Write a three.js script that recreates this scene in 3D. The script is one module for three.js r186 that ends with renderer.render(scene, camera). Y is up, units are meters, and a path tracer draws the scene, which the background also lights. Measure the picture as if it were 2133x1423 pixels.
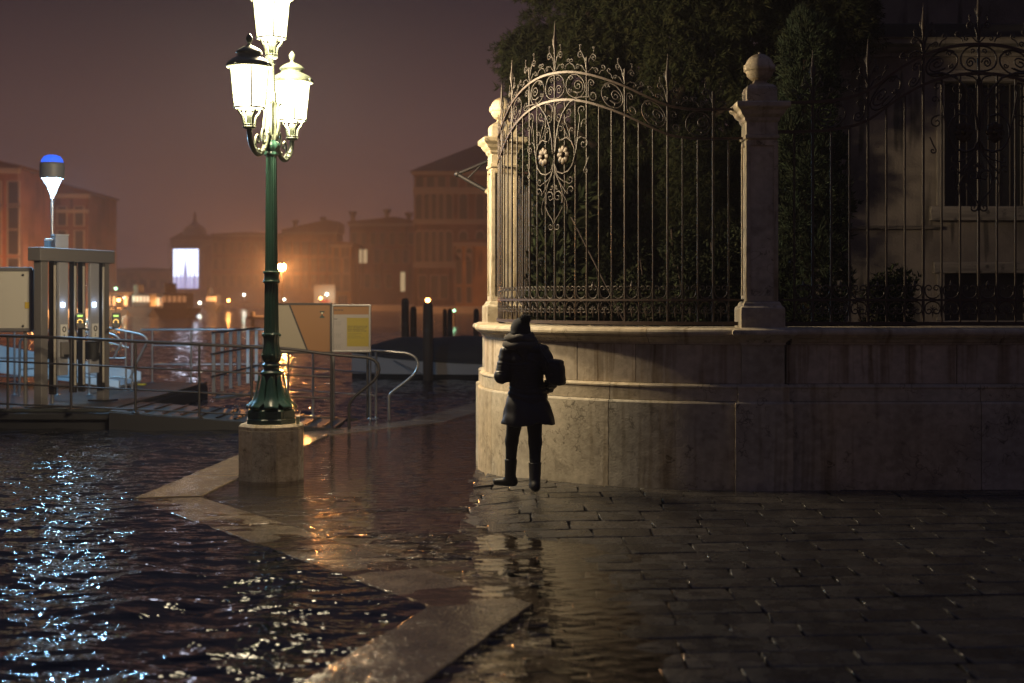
import * as THREE from 'three';
import { mergeGeometries } from 'three/addons/utils/BufferGeometryUtils.js';
import { RoundedBoxGeometry } from 'three/addons/geometries/RoundedBoxGeometry.js';

// ---------------------------------------------------------------- camera, sky, exposure
const EYE = 1.8, FOCAL = 2962, HORIZON = 622, MID = 1066.5;
const scene = new THREE.Scene();
const camera = new THREE.PerspectiveCamera(2 * Math.atan(1423 / 2 / FOCAL) * 180 / Math.PI, 2133 / 1423, 0.1, 3000);
camera.position.set(0, EYE, 0);
camera.lookAt(0, EYE, -10);
camera.setViewOffset(2133, 1423, 0, 711.5 - HORIZON, 2133, 1423);
camera.focus = 13.6;
camera.userData.fStop = 1.5;
camera.updateProjectionMatrix();
const renderer = new THREE.WebGLRenderer({ antialias: true });
renderer.toneMapping = THREE.LinearToneMapping;
renderer.toneMappingExposure = 1.0;
renderer.shadowMap.enabled = true;
renderer.shadowMap.type = THREE.PCFSoftShadowMap;

const lerp = (a, b, t) => a + (b - a) * t;
const clamp = (x, a = 0, b = 1) => Math.min(b, Math.max(a, x));
const smooth = (a, b, x) => { const t = clamp((x - a) / (b - a)); return t * t * (3 - 2 * t); };
function table(pts, x) {                                   // piecewise linear look-up
  if (x <= pts[0][0]) return pts[0][1];
  for (let i = 1; i < pts.length; i++) if (x <= pts[i][0]) return lerp(pts[i - 1][1], pts[i][1], (x - pts[i - 1][0]) / (pts[i][0] - pts[i - 1][0]));
  return pts[pts.length - 1][1];
}
function stable(pts, x) {                                  // the same with smooth steps
  if (x <= pts[0][0]) return pts[0][1];
  for (let i = 1; i < pts.length; i++) if (x <= pts[i][0]) { const t = (x - pts[i - 1][0]) / (pts[i][0] - pts[i - 1][0]); return lerp(pts[i - 1][1], pts[i][1], t * t * (3 - 2 * t)); }
  return pts[pts.length - 1][1];
}

function spline(p, x) {                                    // the same as a smooth curve
  if (x <= p[0][0]) return p[0][1];
  for (let i = 1; i < p.length; i++) if (x <= p[i][0]) {
    const m = k => k <= 0 ? 0 : k >= p.length - 1 ? 0 : (p[k + 1][1] - p[k - 1][1]) / (p[k + 1][0] - p[k - 1][0]), h = p[i][0] - p[i - 1][0], t = (x - p[i - 1][0]) / h, u = 1 - t;
    return p[i - 1][1] * (1 + 2 * t) * u * u + p[i][1] * t * t * (3 - 2 * t) + h * m(i - 1) * t * u * u - h * m(i) * t * t * u;
  }
  return p[p.length - 1][1];
}

// a foggy night sky lit from below by the town: one colour per height, the same all round
{
  const w = 64, h = 256, data = new Float32Array(w * h * 4);
  const ramp = [[-90, [0.012, 0.010, 0.016]], [-1, [0.092, 0.046, 0.039]], [3, [0.090, 0.047, 0.041]], [7, [0.068, 0.040, 0.040]], [12, [0.024, 0.0165, 0.0225]], [30, [0.032, 0.036, 0.070]], [90, [0.034, 0.050, 0.120]]];
  for (let j = 0; j < h; j++) {
    const el = (j + 0.5) / h * 180 - 90;
    const c = [0, 1, 2].map(k => table(ramp.map(([e, v]) => [e, v[k]]), el));
    for (let i = 0; i < w; i++) data.set([...c, 1], (j * w + i) * 4);
  }
  const sky = new THREE.DataTexture(data, w, h, THREE.RGBAFormat, THREE.FloatType);
  sky.mapping = THREE.EquirectangularReflectionMapping;
  sky.magFilter = THREE.LinearFilter; sky.minFilter = THREE.LinearFilter;
  sky.needsUpdate = true;
  scene.background = sky;
  scene.environment = sky;
}
scene.fog = new THREE.FogExp2(new THREE.Color().setRGB(0.90, 0.88, 1.0), 0.0009);

// ---------------------------------------------------------------- helpers
let seed = 20231;
const rnd = () => { seed = (seed * 1664525 + 1013904223) >>> 0; return seed / 4294967296; };
const rr = (a, b) => a + (b - a) * rnd();
const V = (x, y, z) => new THREE.Vector3(x, y, z);
const PX = (u, d) => (u - MID) / FOCAL * d;               // metres to the side of what is seen at column u, d metres away
const PY = (v, d) => EYE - (v - HORIZON) / FOCAL * d;     // metres above the water of what is seen at row v, d metres away
const taken = {};
function numbered(name) {
  const n = taken[name] = (taken[name] ?? -1) + 1;
  return n ? `${name}_${String(n).padStart(3, '0')}` : name;
}
function shade(o) { o.castShadow = true; o.receiveShadow = true; return o; }
let plot = null;                                           // { lift, size } while things are set on the higher garden plot
function thing(name, label, category, [x, y, z] = [0, 0, 0], turn = 0, group) {
  const o = new THREE.Group(); o.name = numbered(name); scene.add(o);
  o.position.set(x, y, z);
  if (plot) { o.position.multiplyScalar(plot.size).y += plot.lift; o.scale.setScalar(plot.size); } o.rotation.y = turn; o.userData = { label, category };
  if (group) o.userData.group = group;
  return o;
}
function setting(name, label, category) {
  const o = thing(name, label, category); o.userData.kind = 'structure'; return o;
}
function part(name, geo, mat, parent) {
  const o = shade(new THREE.Mesh(Array.isArray(geo) ? merge(geo) : geo, mat));
  o.name = parent ? name : numbered(name); (parent ?? scene).add(o); return o;
}
function tag(o, label, category, group, kind) {
  o.userData = { label, category }; if (group) o.userData.group = group; if (kind) o.userData.kind = kind; return o;
}
function plain(g) {                                        // position, normal and uv only, without an index
  if (g.index) g = g.toNonIndexed();
  for (const k of Object.keys(g.attributes)) if (!['position', 'normal', 'uv'].includes(k)) g.deleteAttribute(k);
  if (!g.attributes.uv) g.setAttribute('uv', new THREE.BufferAttribute(new Float32Array(g.attributes.position.count * 2), 2));
  if (!g.attributes.normal) g.computeVertexNormals();
  return g;
}
const merge = list => list.length === 1 ? list[0] : mergeGeometries(list.map(plain), false);
function boxUV(g, s = 1, ox = 0, oy = 0) {                 // uv in metres from the dominant axis
  g = plain(g); const p = g.attributes.position, n = g.attributes.normal, uv = g.attributes.uv;
  for (let i = 0; i < p.count; i++) {
    const ax = Math.abs(n.getX(i)), ay = Math.abs(n.getY(i)), az = Math.abs(n.getZ(i));
    const [a, b] = ay > ax && ay > az ? [p.getX(i), p.getZ(i)] : ax > az ? [p.getZ(i), p.getY(i)] : [p.getX(i), p.getY(i)];
    uv.setXY(i, (a + ox) * s, (b + oy) * s);
  }
  return g;
}
function box(w, h, d, x = 0, y = 0, z = 0, ry = 0, rz = 0, rx = 0) {
  const g = new THREE.BoxGeometry(w, h, d);
  if (rz) g.rotateZ(rz); if (rx) g.rotateX(rx); if (ry) g.rotateY(ry); g.translate(x, y, z); return g;
}
function rbox(w, h, d, r, x = 0, y = 0, z = 0, ry = 0, rz = 0, rx = 0) {
  const g = new RoundedBoxGeometry(w, h, d, 2, Math.min(r, w / 2.01, h / 2.01, d / 2.01));
  if (rz) g.rotateZ(rz); if (rx) g.rotateX(rx); if (ry) g.rotateY(ry); g.translate(x, y, z); return g;
}
function rod(a, b, r, r2 = r, sides = 8) {                 // a bar between two points
  const d = b.clone().sub(a), g = new THREE.CylinderGeometry(r2, r, d.length(), sides, 1);
  g.applyQuaternion(new THREE.Quaternion().setFromUnitVectors(V(0, 1, 0), d.clone().normalize()));
  g.translate((a.x + b.x) / 2, (a.y + b.y) / 2, (a.z + b.z) / 2); return g;
}
function pipe(pts, r, sides = 7, per = 6, closed = false, type = 'centripetal') {
  return new THREE.TubeGeometry(new THREE.CatmullRomCurve3(pts, closed, type), Math.max(4, pts.length * per), r, sides, closed);
}
function polyPipe(pts, r, sides = 5) {                     // a tube through the points themselves
  const c = new THREE.CatmullRomCurve3(pts, false, 'centripetal');
  return new THREE.TubeGeometry(c, pts.length - 1 + (pts.length < 6 ? 8 : 0), r, sides, false);
}
function ball(r, x, y, z, w = 16, h = 12, sx = 1, sy = 1, sz = 1) { const g = new THREE.SphereGeometry(r, w, h); g.scale(sx, sy, sz); g.translate(x, y, z); return g; }
const lathe = (pts, n = 24, x = 0, y = 0, z = 0) => { const g = new THREE.LatheGeometry(pts.map(p => new THREE.Vector2(Math.max(p[0], 0.0001), p[1])), n); g.translate(x, y, z); return g; };
function fluted(pts, flutes, depth, seg = 4, y0 = -1e9, y1 = 1e9) {   // a turned shaft with vertical flutes between y0 and y1
  const n = flutes * seg, pos = [], idx = [], uv = [];
  pts.forEach(([r, y], j) => { for (let i = 0; i <= n; i++) { const a = i / n * 2 * Math.PI, q = y > y0 && y < y1 ? r - depth * r * Math.pow(Math.abs(Math.sin(a * flutes / 2)), 0.6) : r; pos.push(q * Math.cos(a), y, q * Math.sin(a)); uv.push(i / n, y); } });
  for (let j = 0; j < pts.length - 1; j++) for (let i = 0; i < n; i++) { const a = j * (n + 1) + i, b = a + n + 1; idx.push(a, b, a + 1, b, b + 1, a + 1); }
  const g = new THREE.BufferGeometry(); g.setAttribute('position', new THREE.Float32BufferAttribute(pos, 3)); g.setAttribute('uv', new THREE.Float32BufferAttribute(uv, 2)); g.setIndex(idx); g.computeVertexNormals(); return g;
}
function extr(pts, depth, bevel = 0, holes = []) {         // outline in x, y pulled along z, centred
  const s = new THREE.Shape(pts.map(p => new THREE.Vector2(...p))); holes.forEach(h => s.holes.push(new THREE.Path(h.map(p => new THREE.Vector2(...p)))));
  const g = new THREE.ExtrudeGeometry(s, { depth: depth - 2 * bevel, bevelEnabled: bevel > 0, bevelSize: bevel, bevelThickness: bevel, bevelOffset: -bevel, bevelSegments: 1, curveSegments: 8 });
  g.translate(0, 0, -depth / 2 + bevel); return g;
}
// a closed profile [[outward, y], ...] carried along stations; at(k) gives [origin, outward direction] in the xz plane
function sweep(profile, stations) {
  const n = profile.length, pos = [], uv = [], idx = []; let run = 0;
  const len = [0]; for (let i = 1; i <= n; i++) len.push(len[i - 1] + Math.hypot(profile[i % n][0] - profile[i - 1][0], profile[i % n][1] - profile[i - 1][1]));
  const P = (k, i) => { const s = stations[k], q = profile[i % n]; return [s.x + s.ox * q[0], q[1], s.z + s.oz * q[0]]; };
  for (let k = 0; k < stations.length - 1; k++) {
    const step = Math.hypot(stations[k + 1].x - stations[k].x, stations[k + 1].z - stations[k].z);
    for (let i = 0; i < n; i++) {
      const a = P(k, i), b = P(k + 1, i), c = P(k + 1, i + 1), d = P(k, i + 1);
      pos.push(...a, ...b, ...c, ...a, ...c, ...d);
      const flat = Math.abs(profile[(i + 1) % n][1] - profile[i][1]) < 1e-6;
      const va = flat ? profile[i][0] : profile[i][1], vb = flat ? profile[(i + 1) % n][0] : profile[(i + 1) % n][1], s0 = stations[k].s ?? run, s1 = stations[k + 1].s ?? run + step;
      uv.push(s0, va, s1, va, s1, vb, s0, va, s1, vb, s0, vb);
    }
    run += step;
  }
  const tri = THREE.ShapeUtils.triangulateShape(profile.map(p => new THREE.Vector2(...p)), []);
  for (const [k, flip] of [[0, false], [stations.length - 1, true]]) for (const t of tri) { const q = flip ? [...t].reverse() : t; for (const i of q) { pos.push(...P(k, i)); uv.push(profile[i][0], profile[i][1]); } }
  const g = new THREE.BufferGeometry();
  g.setAttribute('position', new THREE.Float32BufferAttribute(pos, 3)); g.setAttribute('uv', new THREE.Float32BufferAttribute(uv, 2));
  g.computeVertexNormals(); return g;
}
// curls: points of a spiral from its rim inwards, round (x, y)
function curl(x, y, r, a0, turns, dir = 1, tight = 0.22, n = 16) {
  const out = []; for (let i = 0; i <= n; i++) { const t = i / n, q = r * lerp(1, tight, Math.pow(t, 0.8)), a = a0 + dir * t * turns * 2 * Math.PI; out.push([x + q * Math.cos(a), y + q * Math.sin(a)]); } return out;
}
function bez(a, b, c, d, n = 8) {
  const out = []; for (let i = 0; i <= n; i++) { const t = i / n, u = 1 - t; out.push([0, 1].map(k => u * u * u * a[k] + 3 * u * u * t * b[k] + 3 * u * t * t * c[k] + t * t * t * d[k])); } return out;
}

// ---------------------------------------------------------------- noise and textures
const perm = new Uint8Array(512); { const r = []; for (let i = 0; i < 256; i++) r[i] = i; for (let i = 255; i > 0; i--) { const j = Math.floor(rnd() * (i + 1)); [r[i], r[j]] = [r[j], r[i]]; } for (let i = 0; i < 512; i++) perm[i] = r[i & 255]; }
const hash = (x, y, px, py) => perm[(perm[((x % px) + px) % px & 255] + (((y % py) + py) % py)) & 511] / 255;
function vnoise(x, y, px, py) {
  const xi = Math.floor(x), yi = Math.floor(y), fx = x - xi, fy = y - yi, u = fx * fx * (3 - 2 * fx), v = fy * fy * (3 - 2 * fy);
  return lerp(lerp(hash(xi, yi, px, py), hash(xi + 1, yi, px, py), u), lerp(hash(xi, yi + 1, px, py), hash(xi + 1, yi + 1, px, py), u), v);
}
function fbm(x, y, fx, fy, oct = 4) { let s = 0, a = 0.5, t = 0; for (let o = 0; o < oct; o++) { s += a * vnoise(x * fx + o * 17, y * fy + o * 31, fx, fy); t += a; a *= 0.55; fx *= 2; fy *= 2; } return s / t; }
function texture(n, fn, srgb = true, m = n) {
  const d = new Uint8Array(n * m * 4);
  for (let j = 0; j < m; j++) for (let i = 0; i < n; i++) { let c = fn(i / n, j / m); if (typeof c === 'number') c = [c, c, c]; const k = (j * n + i) * 4; d[k] = clamp(c[0]) * 255; d[k + 1] = clamp(c[1]) * 255; d[k + 2] = clamp(c[2]) * 255; d[k + 3] = 255; }
  const t = new THREE.DataTexture(d, n, m, THREE.RGBAFormat); t.wrapS = t.wrapT = THREE.RepeatWrapping; t.magFilter = THREE.LinearFilter; t.minFilter = THREE.LinearMipmapLinearFilter; t.generateMipmaps = true;
  if (srgb) t.colorSpace = THREE.SRGBColorSpace; t.needsUpdate = true; return t;
}
function scaled(t, sx, sy = sx) { const c = t.clone(); c.repeat.set(sx, sy); c.needsUpdate = true; return c; }
const rgb = (r, g, b) => new THREE.Color().setRGB(r, g, b);
function mat(r, g, b, rough = 0.7, extra = {}) { return new THREE.MeshPhysicalMaterial({ color: rgb(r, g, b), roughness: rough, ...extra }); }
function glow(r, g, b, k) { return new THREE.MeshStandardMaterial({ color: rgb(0.6, 0.6, 0.6), roughness: 0.5, emissive: rgb(r, g, b), emissiveIntensity: k }); }

// weathered limestone: mottling, hair veins, run-off streaks; repeats every 3 m
const stoneMap = texture(1024, (x, y) => {
  const m = fbm(x, y, 7, 7, 6), f = fbm(x, y, 60, 60, 3), big = fbm(x, y, 3, 3, 3);
  const wx = x + 0.05 * (fbm(x, y, 12, 12, 4) - 0.5), wy = y + 0.05 * (fbm(y, x, 12, 12, 4) - 0.5);
  const ve = Math.abs(fbm(wx, wy, 22, 22, 4) - 0.5), gate = smooth(0.50, 0.66, fbm(y, x, 9, 9, 4));
  const vein = 0.26 * (1 - smooth(0, 0.022, ve)) * gate + 0.09 * smooth(0.60, 0.74, fbm(wy, wx, 20, 20, 4));
  const st = 0.6 * fbm(x, y, 22, 1, 3) + 0.4 * fbm(x + 0.02 * m, y, 60, 3, 3), streak = 0.34 * smooth(0.50, 0.78, st) * smooth(0.25, 0.7, fbm(x, y, 6, 2, 3));
  const v = 0.80 + 0.24 * (m - 0.5) + 0.18 * (f - 0.5) + 0.18 * (big - 0.5) - vein - streak, warm = 0.12 * smooth(0.42, 0.72, big) + streak * 0.45;
  return [v + 0.04, v + 0.025 - 0.2 * warm, v - 0.01 - 0.55 * warm];
});
// the same stone under a dripping coping: rust-brown run-off streaks over the whole height
const streakMap = texture(1024, (x, y) => {
  const m = fbm(x, y, 7, 7, 6), f = fbm(x, y, 60, 60, 3), a = fbm(x + 0.012 * (fbm(x, y, 9, 5, 3) - 0.5), y, 24, 1, 4), b = fbm(x + 0.02 * (m - 0.5), y, 70, 2, 3), fade = fbm(x, y, 5, 3, 3);
  const streak = 0.55 * smooth(0.48, 0.72, a) * (0.6 + 0.4 * fade) + 0.25 * smooth(0.5, 0.75, b), v = 0.82 + 0.34 * (m - 0.5) + 0.2 * (f - 0.5) - 0.44 * streak;
  return [v + 0.05, v + 0.025 - 0.06 * streak, v - 0.01 - 0.15 * streak];
});
const stoneBump = texture(512, (x, y) => 0.6 * fbm(x, y, 10, 10, 5) + 0.4 * fbm(x, y, 70, 70, 2), false);
const paveMap = texture(512, (x, y) => { const v = 0.72 + 0.5 * (fbm(x, y, 5, 5, 5) - 0.5) + 0.25 * (fbm(x, y, 60, 60, 2) - 0.5); return [v, v * 0.97, v * 0.94]; });
const wetMap = texture(512, (x, y) => { const p = smooth(0.38, 0.62, fbm(x, y, 7, 7, 5)), f = fbm(x, y, 50, 50, 2); return lerp(0.09, 0.34, p) + 0.12 * (f - 0.5); }, false);
const ironMap = texture(256, (x, y) => { const v = fbm(x, y, 8, 8, 5), r = 0.6 * smooth(0.5, 0.68, fbm(y, x, 12, 12, 4)); return [lerp(0.70 + 0.5 * (v - 0.5), 0.80, r), lerp(0.68 + 0.5 * (v - 0.5), 0.52, r), lerp(0.66 + 0.5 * (v - 0.5), 0.36, r)]; });
const plasterMap = texture(512, (x, y) => { const v = 0.78 + 0.55 * (fbm(x, y, 4, 4, 5) - 0.5) - 0.35 * smooth(0.55, 0.75, fbm(x, y, 18, 2, 4)); return [v, v * 0.96, v * 0.92]; });
const grainBump = texture(256, (x, y) => fbm(x, y, 24, 24, 4), false);
// small wind ripples, repeats every 1.6 m
const rippleBump = (() => {
  const n = 768, d = new Float32Array(n * n * 4), waves = [];
  for (let k = 0; k < 46; k++) { const m = 5 + 34 * Math.pow(rnd(), 1.5), a = Math.PI / 2 + (rnd() + rnd() + rnd() - 1.5) * 1.35; waves.push([Math.round(m * Math.cos(a)), Math.round(m * Math.sin(a)), rr(0, 6.28), 1 / Math.pow(m, 1.25)]); }
  const tot = waves.reduce((q, w) => q + w[3] * w[3] / 2, 0);
  const tab = waves.map(([a, b, ph, am]) => [a, b, ph, am * 0.16 / Math.sqrt(tot)]);
  for (let j = 0; j < n; j++) for (let i = 0; i < n; i++) { let s = 0.5; for (const [a, b, ph, am] of tab) s += am * Math.sin(2 * Math.PI * (a * i + b * j) / n + ph); d.set([s, s, s, 1], (j * n + i) * 4); }
  const t = new THREE.DataTexture(d, n, n, THREE.RGBAFormat, THREE.FloatType); t.wrapS = t.wrapT = THREE.RepeatWrapping; t.magFilter = THREE.LinearFilter; t.needsUpdate = true; return t;
})();

// ---------------------------------------------------------------- materials
const M = {
  stone: mat(0.62, 0.565, 0.47, 0.72, { map: scaled(stoneMap, 1 / 3), bumpMap: scaled(stoneBump, 1 / 1.2), bumpScale: 0.0032 }),
  stoneWarm: mat(0.61, 0.535, 0.42, 0.72, { map: scaled(stoneMap, 1 / 3), bumpMap: scaled(stoneBump, 1 / 1.2), bumpScale: 0.0032 }),
  stoneGrey: mat(0.56, 0.53, 0.46, 0.74, { map: scaled(stoneMap, 1 / 3.4), bumpMap: scaled(stoneBump, 1), bumpScale: 0.0032 }),
  streaked: [0, 1].map(k => mat(0.61 - 0.04 * k, 0.54 - 0.03 * k, 0.44 - 0.02 * k, 0.74, { map: scaled(streakMap, 1 / (3 + 0.7 * k)), bumpMap: scaled(stoneBump, 1 / 1.2), bumpScale: 0.0032 })),
  mortar: mat(0.10, 0.09, 0.075, 0.9),
  plinth: mat(0.60, 0.555, 0.48, 0.8, { map: scaled(stoneMap, 1 / 1.7), bumpMap: scaled(stoneBump, 1 / 0.6), bumpScale: 0.005 }),
  kerb: [0, 1, 2].map(k => mat(0.34 - 0.03 * k, 0.29 - 0.025 * k, 0.22 - 0.02 * k, 0.4, { map: scaled(paveMap, 1 / (1.1 + 0.3 * k)), roughnessMap: scaled(wetMap, 0.9), bumpMap: scaled(stoneBump, 1.4), bumpScale: 0.006 })),
  pave: [0, 1, 2, 3].map(k => mat([0.075, 0.062, 0.088, 0.068][k], [0.073, 0.061, 0.085, 0.067][k], [0.072, 0.061, 0.083, 0.067][k], 1, { map: scaled(paveMap, 1 / (0.9 + 0.2 * k)), roughnessMap: scaled(wetMap, 0.8 + 0.15 * k), bumpMap: scaled(stoneBump, 1.5), bumpScale: 0.008 })),
  bed: mat(0.055, 0.047, 0.038, 0.5, { map: scaled(paveMap, 0.5), bumpMap: scaled(stoneBump, 0.8), bumpScale: 0.01 }),
  water: mat(0.006, 0.0065, 0.0085, 0.03, { ior: 1.33, bumpMap: scaled(rippleBump, 1 / 1.7), bumpScale: 0.024 }),
  waterFar: mat(0.006, 0.0065, 0.0075, 0.09, { ior: 1.33, bumpMap: scaled(rippleBump, 1 / 4), bumpScale: 0.10 }),
  film: mat(0.62, 0.56, 0.50, 0.03, { transmission: 1, thickness: 0, ior: 1.33, bumpMap: scaled(rippleBump, 1 / 1.0), bumpScale: 0.0048 }),
  chop: mat(0.62, 0.56, 0.50, 0.04, { transmission: 1, thickness: 0, ior: 1.33, bumpMap: scaled(rippleBump, 1 / 1.3), bumpScale: 0.085 }),
  iron: mat(0.10, 0.085, 0.068, 0.5, { map: scaled(ironMap, 3), metalness: 0.15 }),
  ironOld: mat(0.07, 0.056, 0.046, 0.6, { map: scaled(ironMap, 4) }),
  gold: mat(0.085, 0.058, 0.020, 0.5, { metalness: 0.3, map: scaled(ironMap, 6) }),
  lampGreen: mat(0.016, 0.050, 0.036, 0.32, { clearcoat: 0.5, clearcoatRoughness: 0.25, bumpMap: scaled(grainBump, 3), bumpScale: 0.0015 }),
  lampMetal: mat(0.095, 0.115, 0.085, 0.4, { metalness: 0.2 }),
  steel: mat(0.34, 0.33, 0.32, 0.34, { metalness: 0.85 }),
  steelDark: mat(0.055, 0.05, 0.05, 0.5, { metalness: 0.75 }),
  paintGrey: mat(0.13, 0.12, 0.115, 0.55, { bumpMap: scaled(grainBump, 2), bumpScale: 0.001 }),
  panelGrey: mat(0.26, 0.26, 0.28, 0.5),
  deck: mat(0.055, 0.065, 0.068, 0.55, { map: scaled(paveMap, 0.7), bumpMap: scaled(grainBump, 3), bumpScale: 0.004 }),
  hullDark: mat(0.007, 0.007, 0.009, 0.6),
  rubber: mat(0.012, 0.012, 0.014, 0.6),
  alu: mat(0.45, 0.48, 0.50, 0.5, { bumpMap: scaled(grainBump, 1), bumpScale: 0.003 }),
  yellow: mat(0.55, 0.46, 0.04, 0.6),
  white: mat(0.62, 0.60, 0.56, 0.5),
  bag: mat(0.012, 0.012, 0.016, 0.7),
};

// ---------------------------------------------------------------- the quay edge: [x, depth]
const EDGE = [[2.2, 36], [-0.60, 24.7], [-1.50, 21.0], [-2.95, 18.9], [-3.395, 12.76], [-0.483, 8.30], [-1.62, 4.6], [-4.4, -4.5]];
function quay(x, d) {                                      // metres inside the quay (negative: over the canal), nearest point
  let best = 1e9, sgn = 1, q = null;
  for (let i = 0; i < EDGE.length - 1; i++) {
    const [ax, ad] = EDGE[i], [bx, bd] = EDGE[i + 1], ex = bx - ax, ed = bd - ad;
    const t = clamp(((x - ax) * ex + (d - ad) * ed) / (ex * ex + ed * ed)), nx = ax + ex * t, nd = ad + ed * t, r = Math.hypot(x - nx, d - nd);
    if (r < best - 1e-9) { best = r; q = [nx, nd]; }
  }
  if (d > EDGE[0][1]) sgn = x > EDGE[0][0] ? 1 : -1;
  // inside test: at this depth, right of the edge (the chain is monotone in depth)
  for (let i = 0; i < EDGE.length - 1; i++) { const [ax, ad] = EDGE[i], [bx, bd] = EDGE[i + 1]; if (d <= ad && d >= bd) { sgn = x > ax + (bx - ax) * (d - ad) / (bd - ad) ? 1 : -1; break; } }
  return [best * sgn, q];
}
const WAVES = []; for (let k = 0; k < 52; k++) {
  const L = 0.105 * Math.pow(11, Math.pow(rnd(), 1.2)), a = 1.45 + (rnd() + rnd() + rnd() - 1.5) * 1.5, kk = 2 * Math.PI / L;
  WAVES.push([kk * Math.cos(a), kk * Math.sin(a), rr(0, 6.28), 0.023 / kk]);
}
function waveH(x, d) { let s = 0; for (const [a, b, p, m] of WAVES) s += m * Math.sin(a * x + b * d + p); return s; }
const liven = q => q < 0 ? 1 : lerp(0.34, 0.03, smooth(0, 2.6, q));
function waterY(x, d, q) { return waveH(x, d) * (q < 0 ? lerp(0.55, 1, smooth(0, 0.7, -q)) : 0.55 * lerp(1, 0.28, smooth(0, 0.4, q)) * lerp(1, 0.025, smooth(0.7, 2.0, q))) - 0.004 * (q < 0 ? smooth(0, 0.4, -q) : 0); }
// bands where the swell spills over the edge and breaks into steep wavelets
function choppy(x, d, q) { const n = 0.65 * vnoise(x * 1.2 + 60, d * 3.0 + 60, 256, 256) + 0.35 * vnoise(x * 4 + 90, d * 9 + 90, 256, 256); return x < 0.2 && n > lerp(0.46, 0.60, smooth(0.9, 2.0, q)) && (d > 8.9 && d < 12.9 && q > 0.12 && q < 2.3 || d < 8 && q > 0.5 && q < 1.5); }
function waterMesh(x0, x1, d0, d1, cell, keep) {
  const nx = Math.round((x1 - x0) / cell), nd = Math.round((d1 - d0) / cell), pos = [], uv = [], inside = [], idx = { sea: [], film: [], chop: [] };
  for (let j = 0; j <= nd; j++) for (let i = 0; i <= nx; i++) {
    let x = x0 + i * cell, d = d0 + j * cell, [q, n] = quay(x, d);
    if (keep && Math.abs(q) < cell * 0.62 && i > 0 && i < nx && j > 0 && j < nd) { [x, d] = n; q = 0; }
    pos.push(x, waterY(x, d, q), -d); uv.push(x, d); inside.push(q);
  }
  const W = nx + 1;
  for (let j = 0; j < nd; j++) for (let i = 0; i < nx; i++) {
    const a = j * W + i, b = a + 1, c = a + W, e = c + 1;
    for (const t of [[a, b, c], [b, e, c]]) { const q = (inside[t[0]] + inside[t[1]] + inside[t[2]]) / 3; (q < 0 ? idx.sea : choppy(pos[a * 3], -pos[a * 3 + 2], q) ? idx.chop : idx.film).push(...t); }
  }
  return Object.fromEntries(Object.entries(idx).map(([k, ix]) => {
    const map = new Map(), p = [], u = [], out = []; for (const v of ix) { if (!map.has(v)) { map.set(v, p.length / 3); p.push(pos[v * 3], pos[v * 3 + 1], pos[v * 3 + 2]); u.push(uv[v * 2], uv[v * 2 + 1]); } out.push(map.get(v)); }
    const g = new THREE.BufferGeometry(); g.setAttribute('position', new THREE.Float32BufferAttribute(p, 3)); g.setAttribute('uv', new THREE.Float32BufferAttribute(u, 2)); g.setIndex(out); g.computeVertexNormals(); return [k, g];
  }));
}
{
  const canal = setting('canal_water', 'dark rippled canal water running off into the mist', 'water');
  const near = waterMesh(-9.5, 1.9, 4.2, 26, 0.042, true);
  part('water_surface', near.sea, M.water, canal);
  const mid = waterMesh(-31, 6, 26, 76, 0.15, false);
  part('water_surface', mid.sea, M.water, canal);
  const far = new THREE.PlaneGeometry(900, 640, 1, 1); far.rotateX(-Math.PI / 2); { const u = far.attributes.uv; for (let i = 0; i < u.count; i++) u.setXY(i, u.getX(i) * 900, u.getY(i) * 640); }
  far.translate(-100, -0.045, -76 - 320); part('water_surface', far, M.waterFar, canal);
  const sidew = new THREE.PlaneGeometry(400, 90, 1, 1); sidew.rotateX(-Math.PI / 2); { const u = sidew.attributes.uv; for (let i = 0; i < u.count; i++) u.setXY(i, u.getX(i) * 400, u.getY(i) * 90); }
  sidew.translate(-200 - 9.5, -0.05, -31); part('water_surface', sidew, M.waterFar, canal);
  const close = new THREE.PlaneGeometry(9, 8.7, 1, 1); close.rotateX(-Math.PI / 2); { const u = close.attributes.uv; for (let i = 0; i < u.count; i++) u.setXY(i, u.getX(i) * 9, u.getY(i) * 8.7); }
  close.translate(-6, -0.03, -4.2 + 4.35); part('water_surface', close, M.water, canal);
  const film = setting('flood_water', 'thin sheet of tide water lying over the quay paving', 'water');
  part('water_surface', near.film, M.film, film);
  part('wavelets', near.chop, M.chop, film);
}

const GX = 2.35, GD = 16.0, GR = 2.5;                       // centre and radius of the rounded corner, in the garden's own measure
const PLOT = { lift: 0.090, size: 0.950 };                  // the garden plot lies 9 cm above the quay

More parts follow.
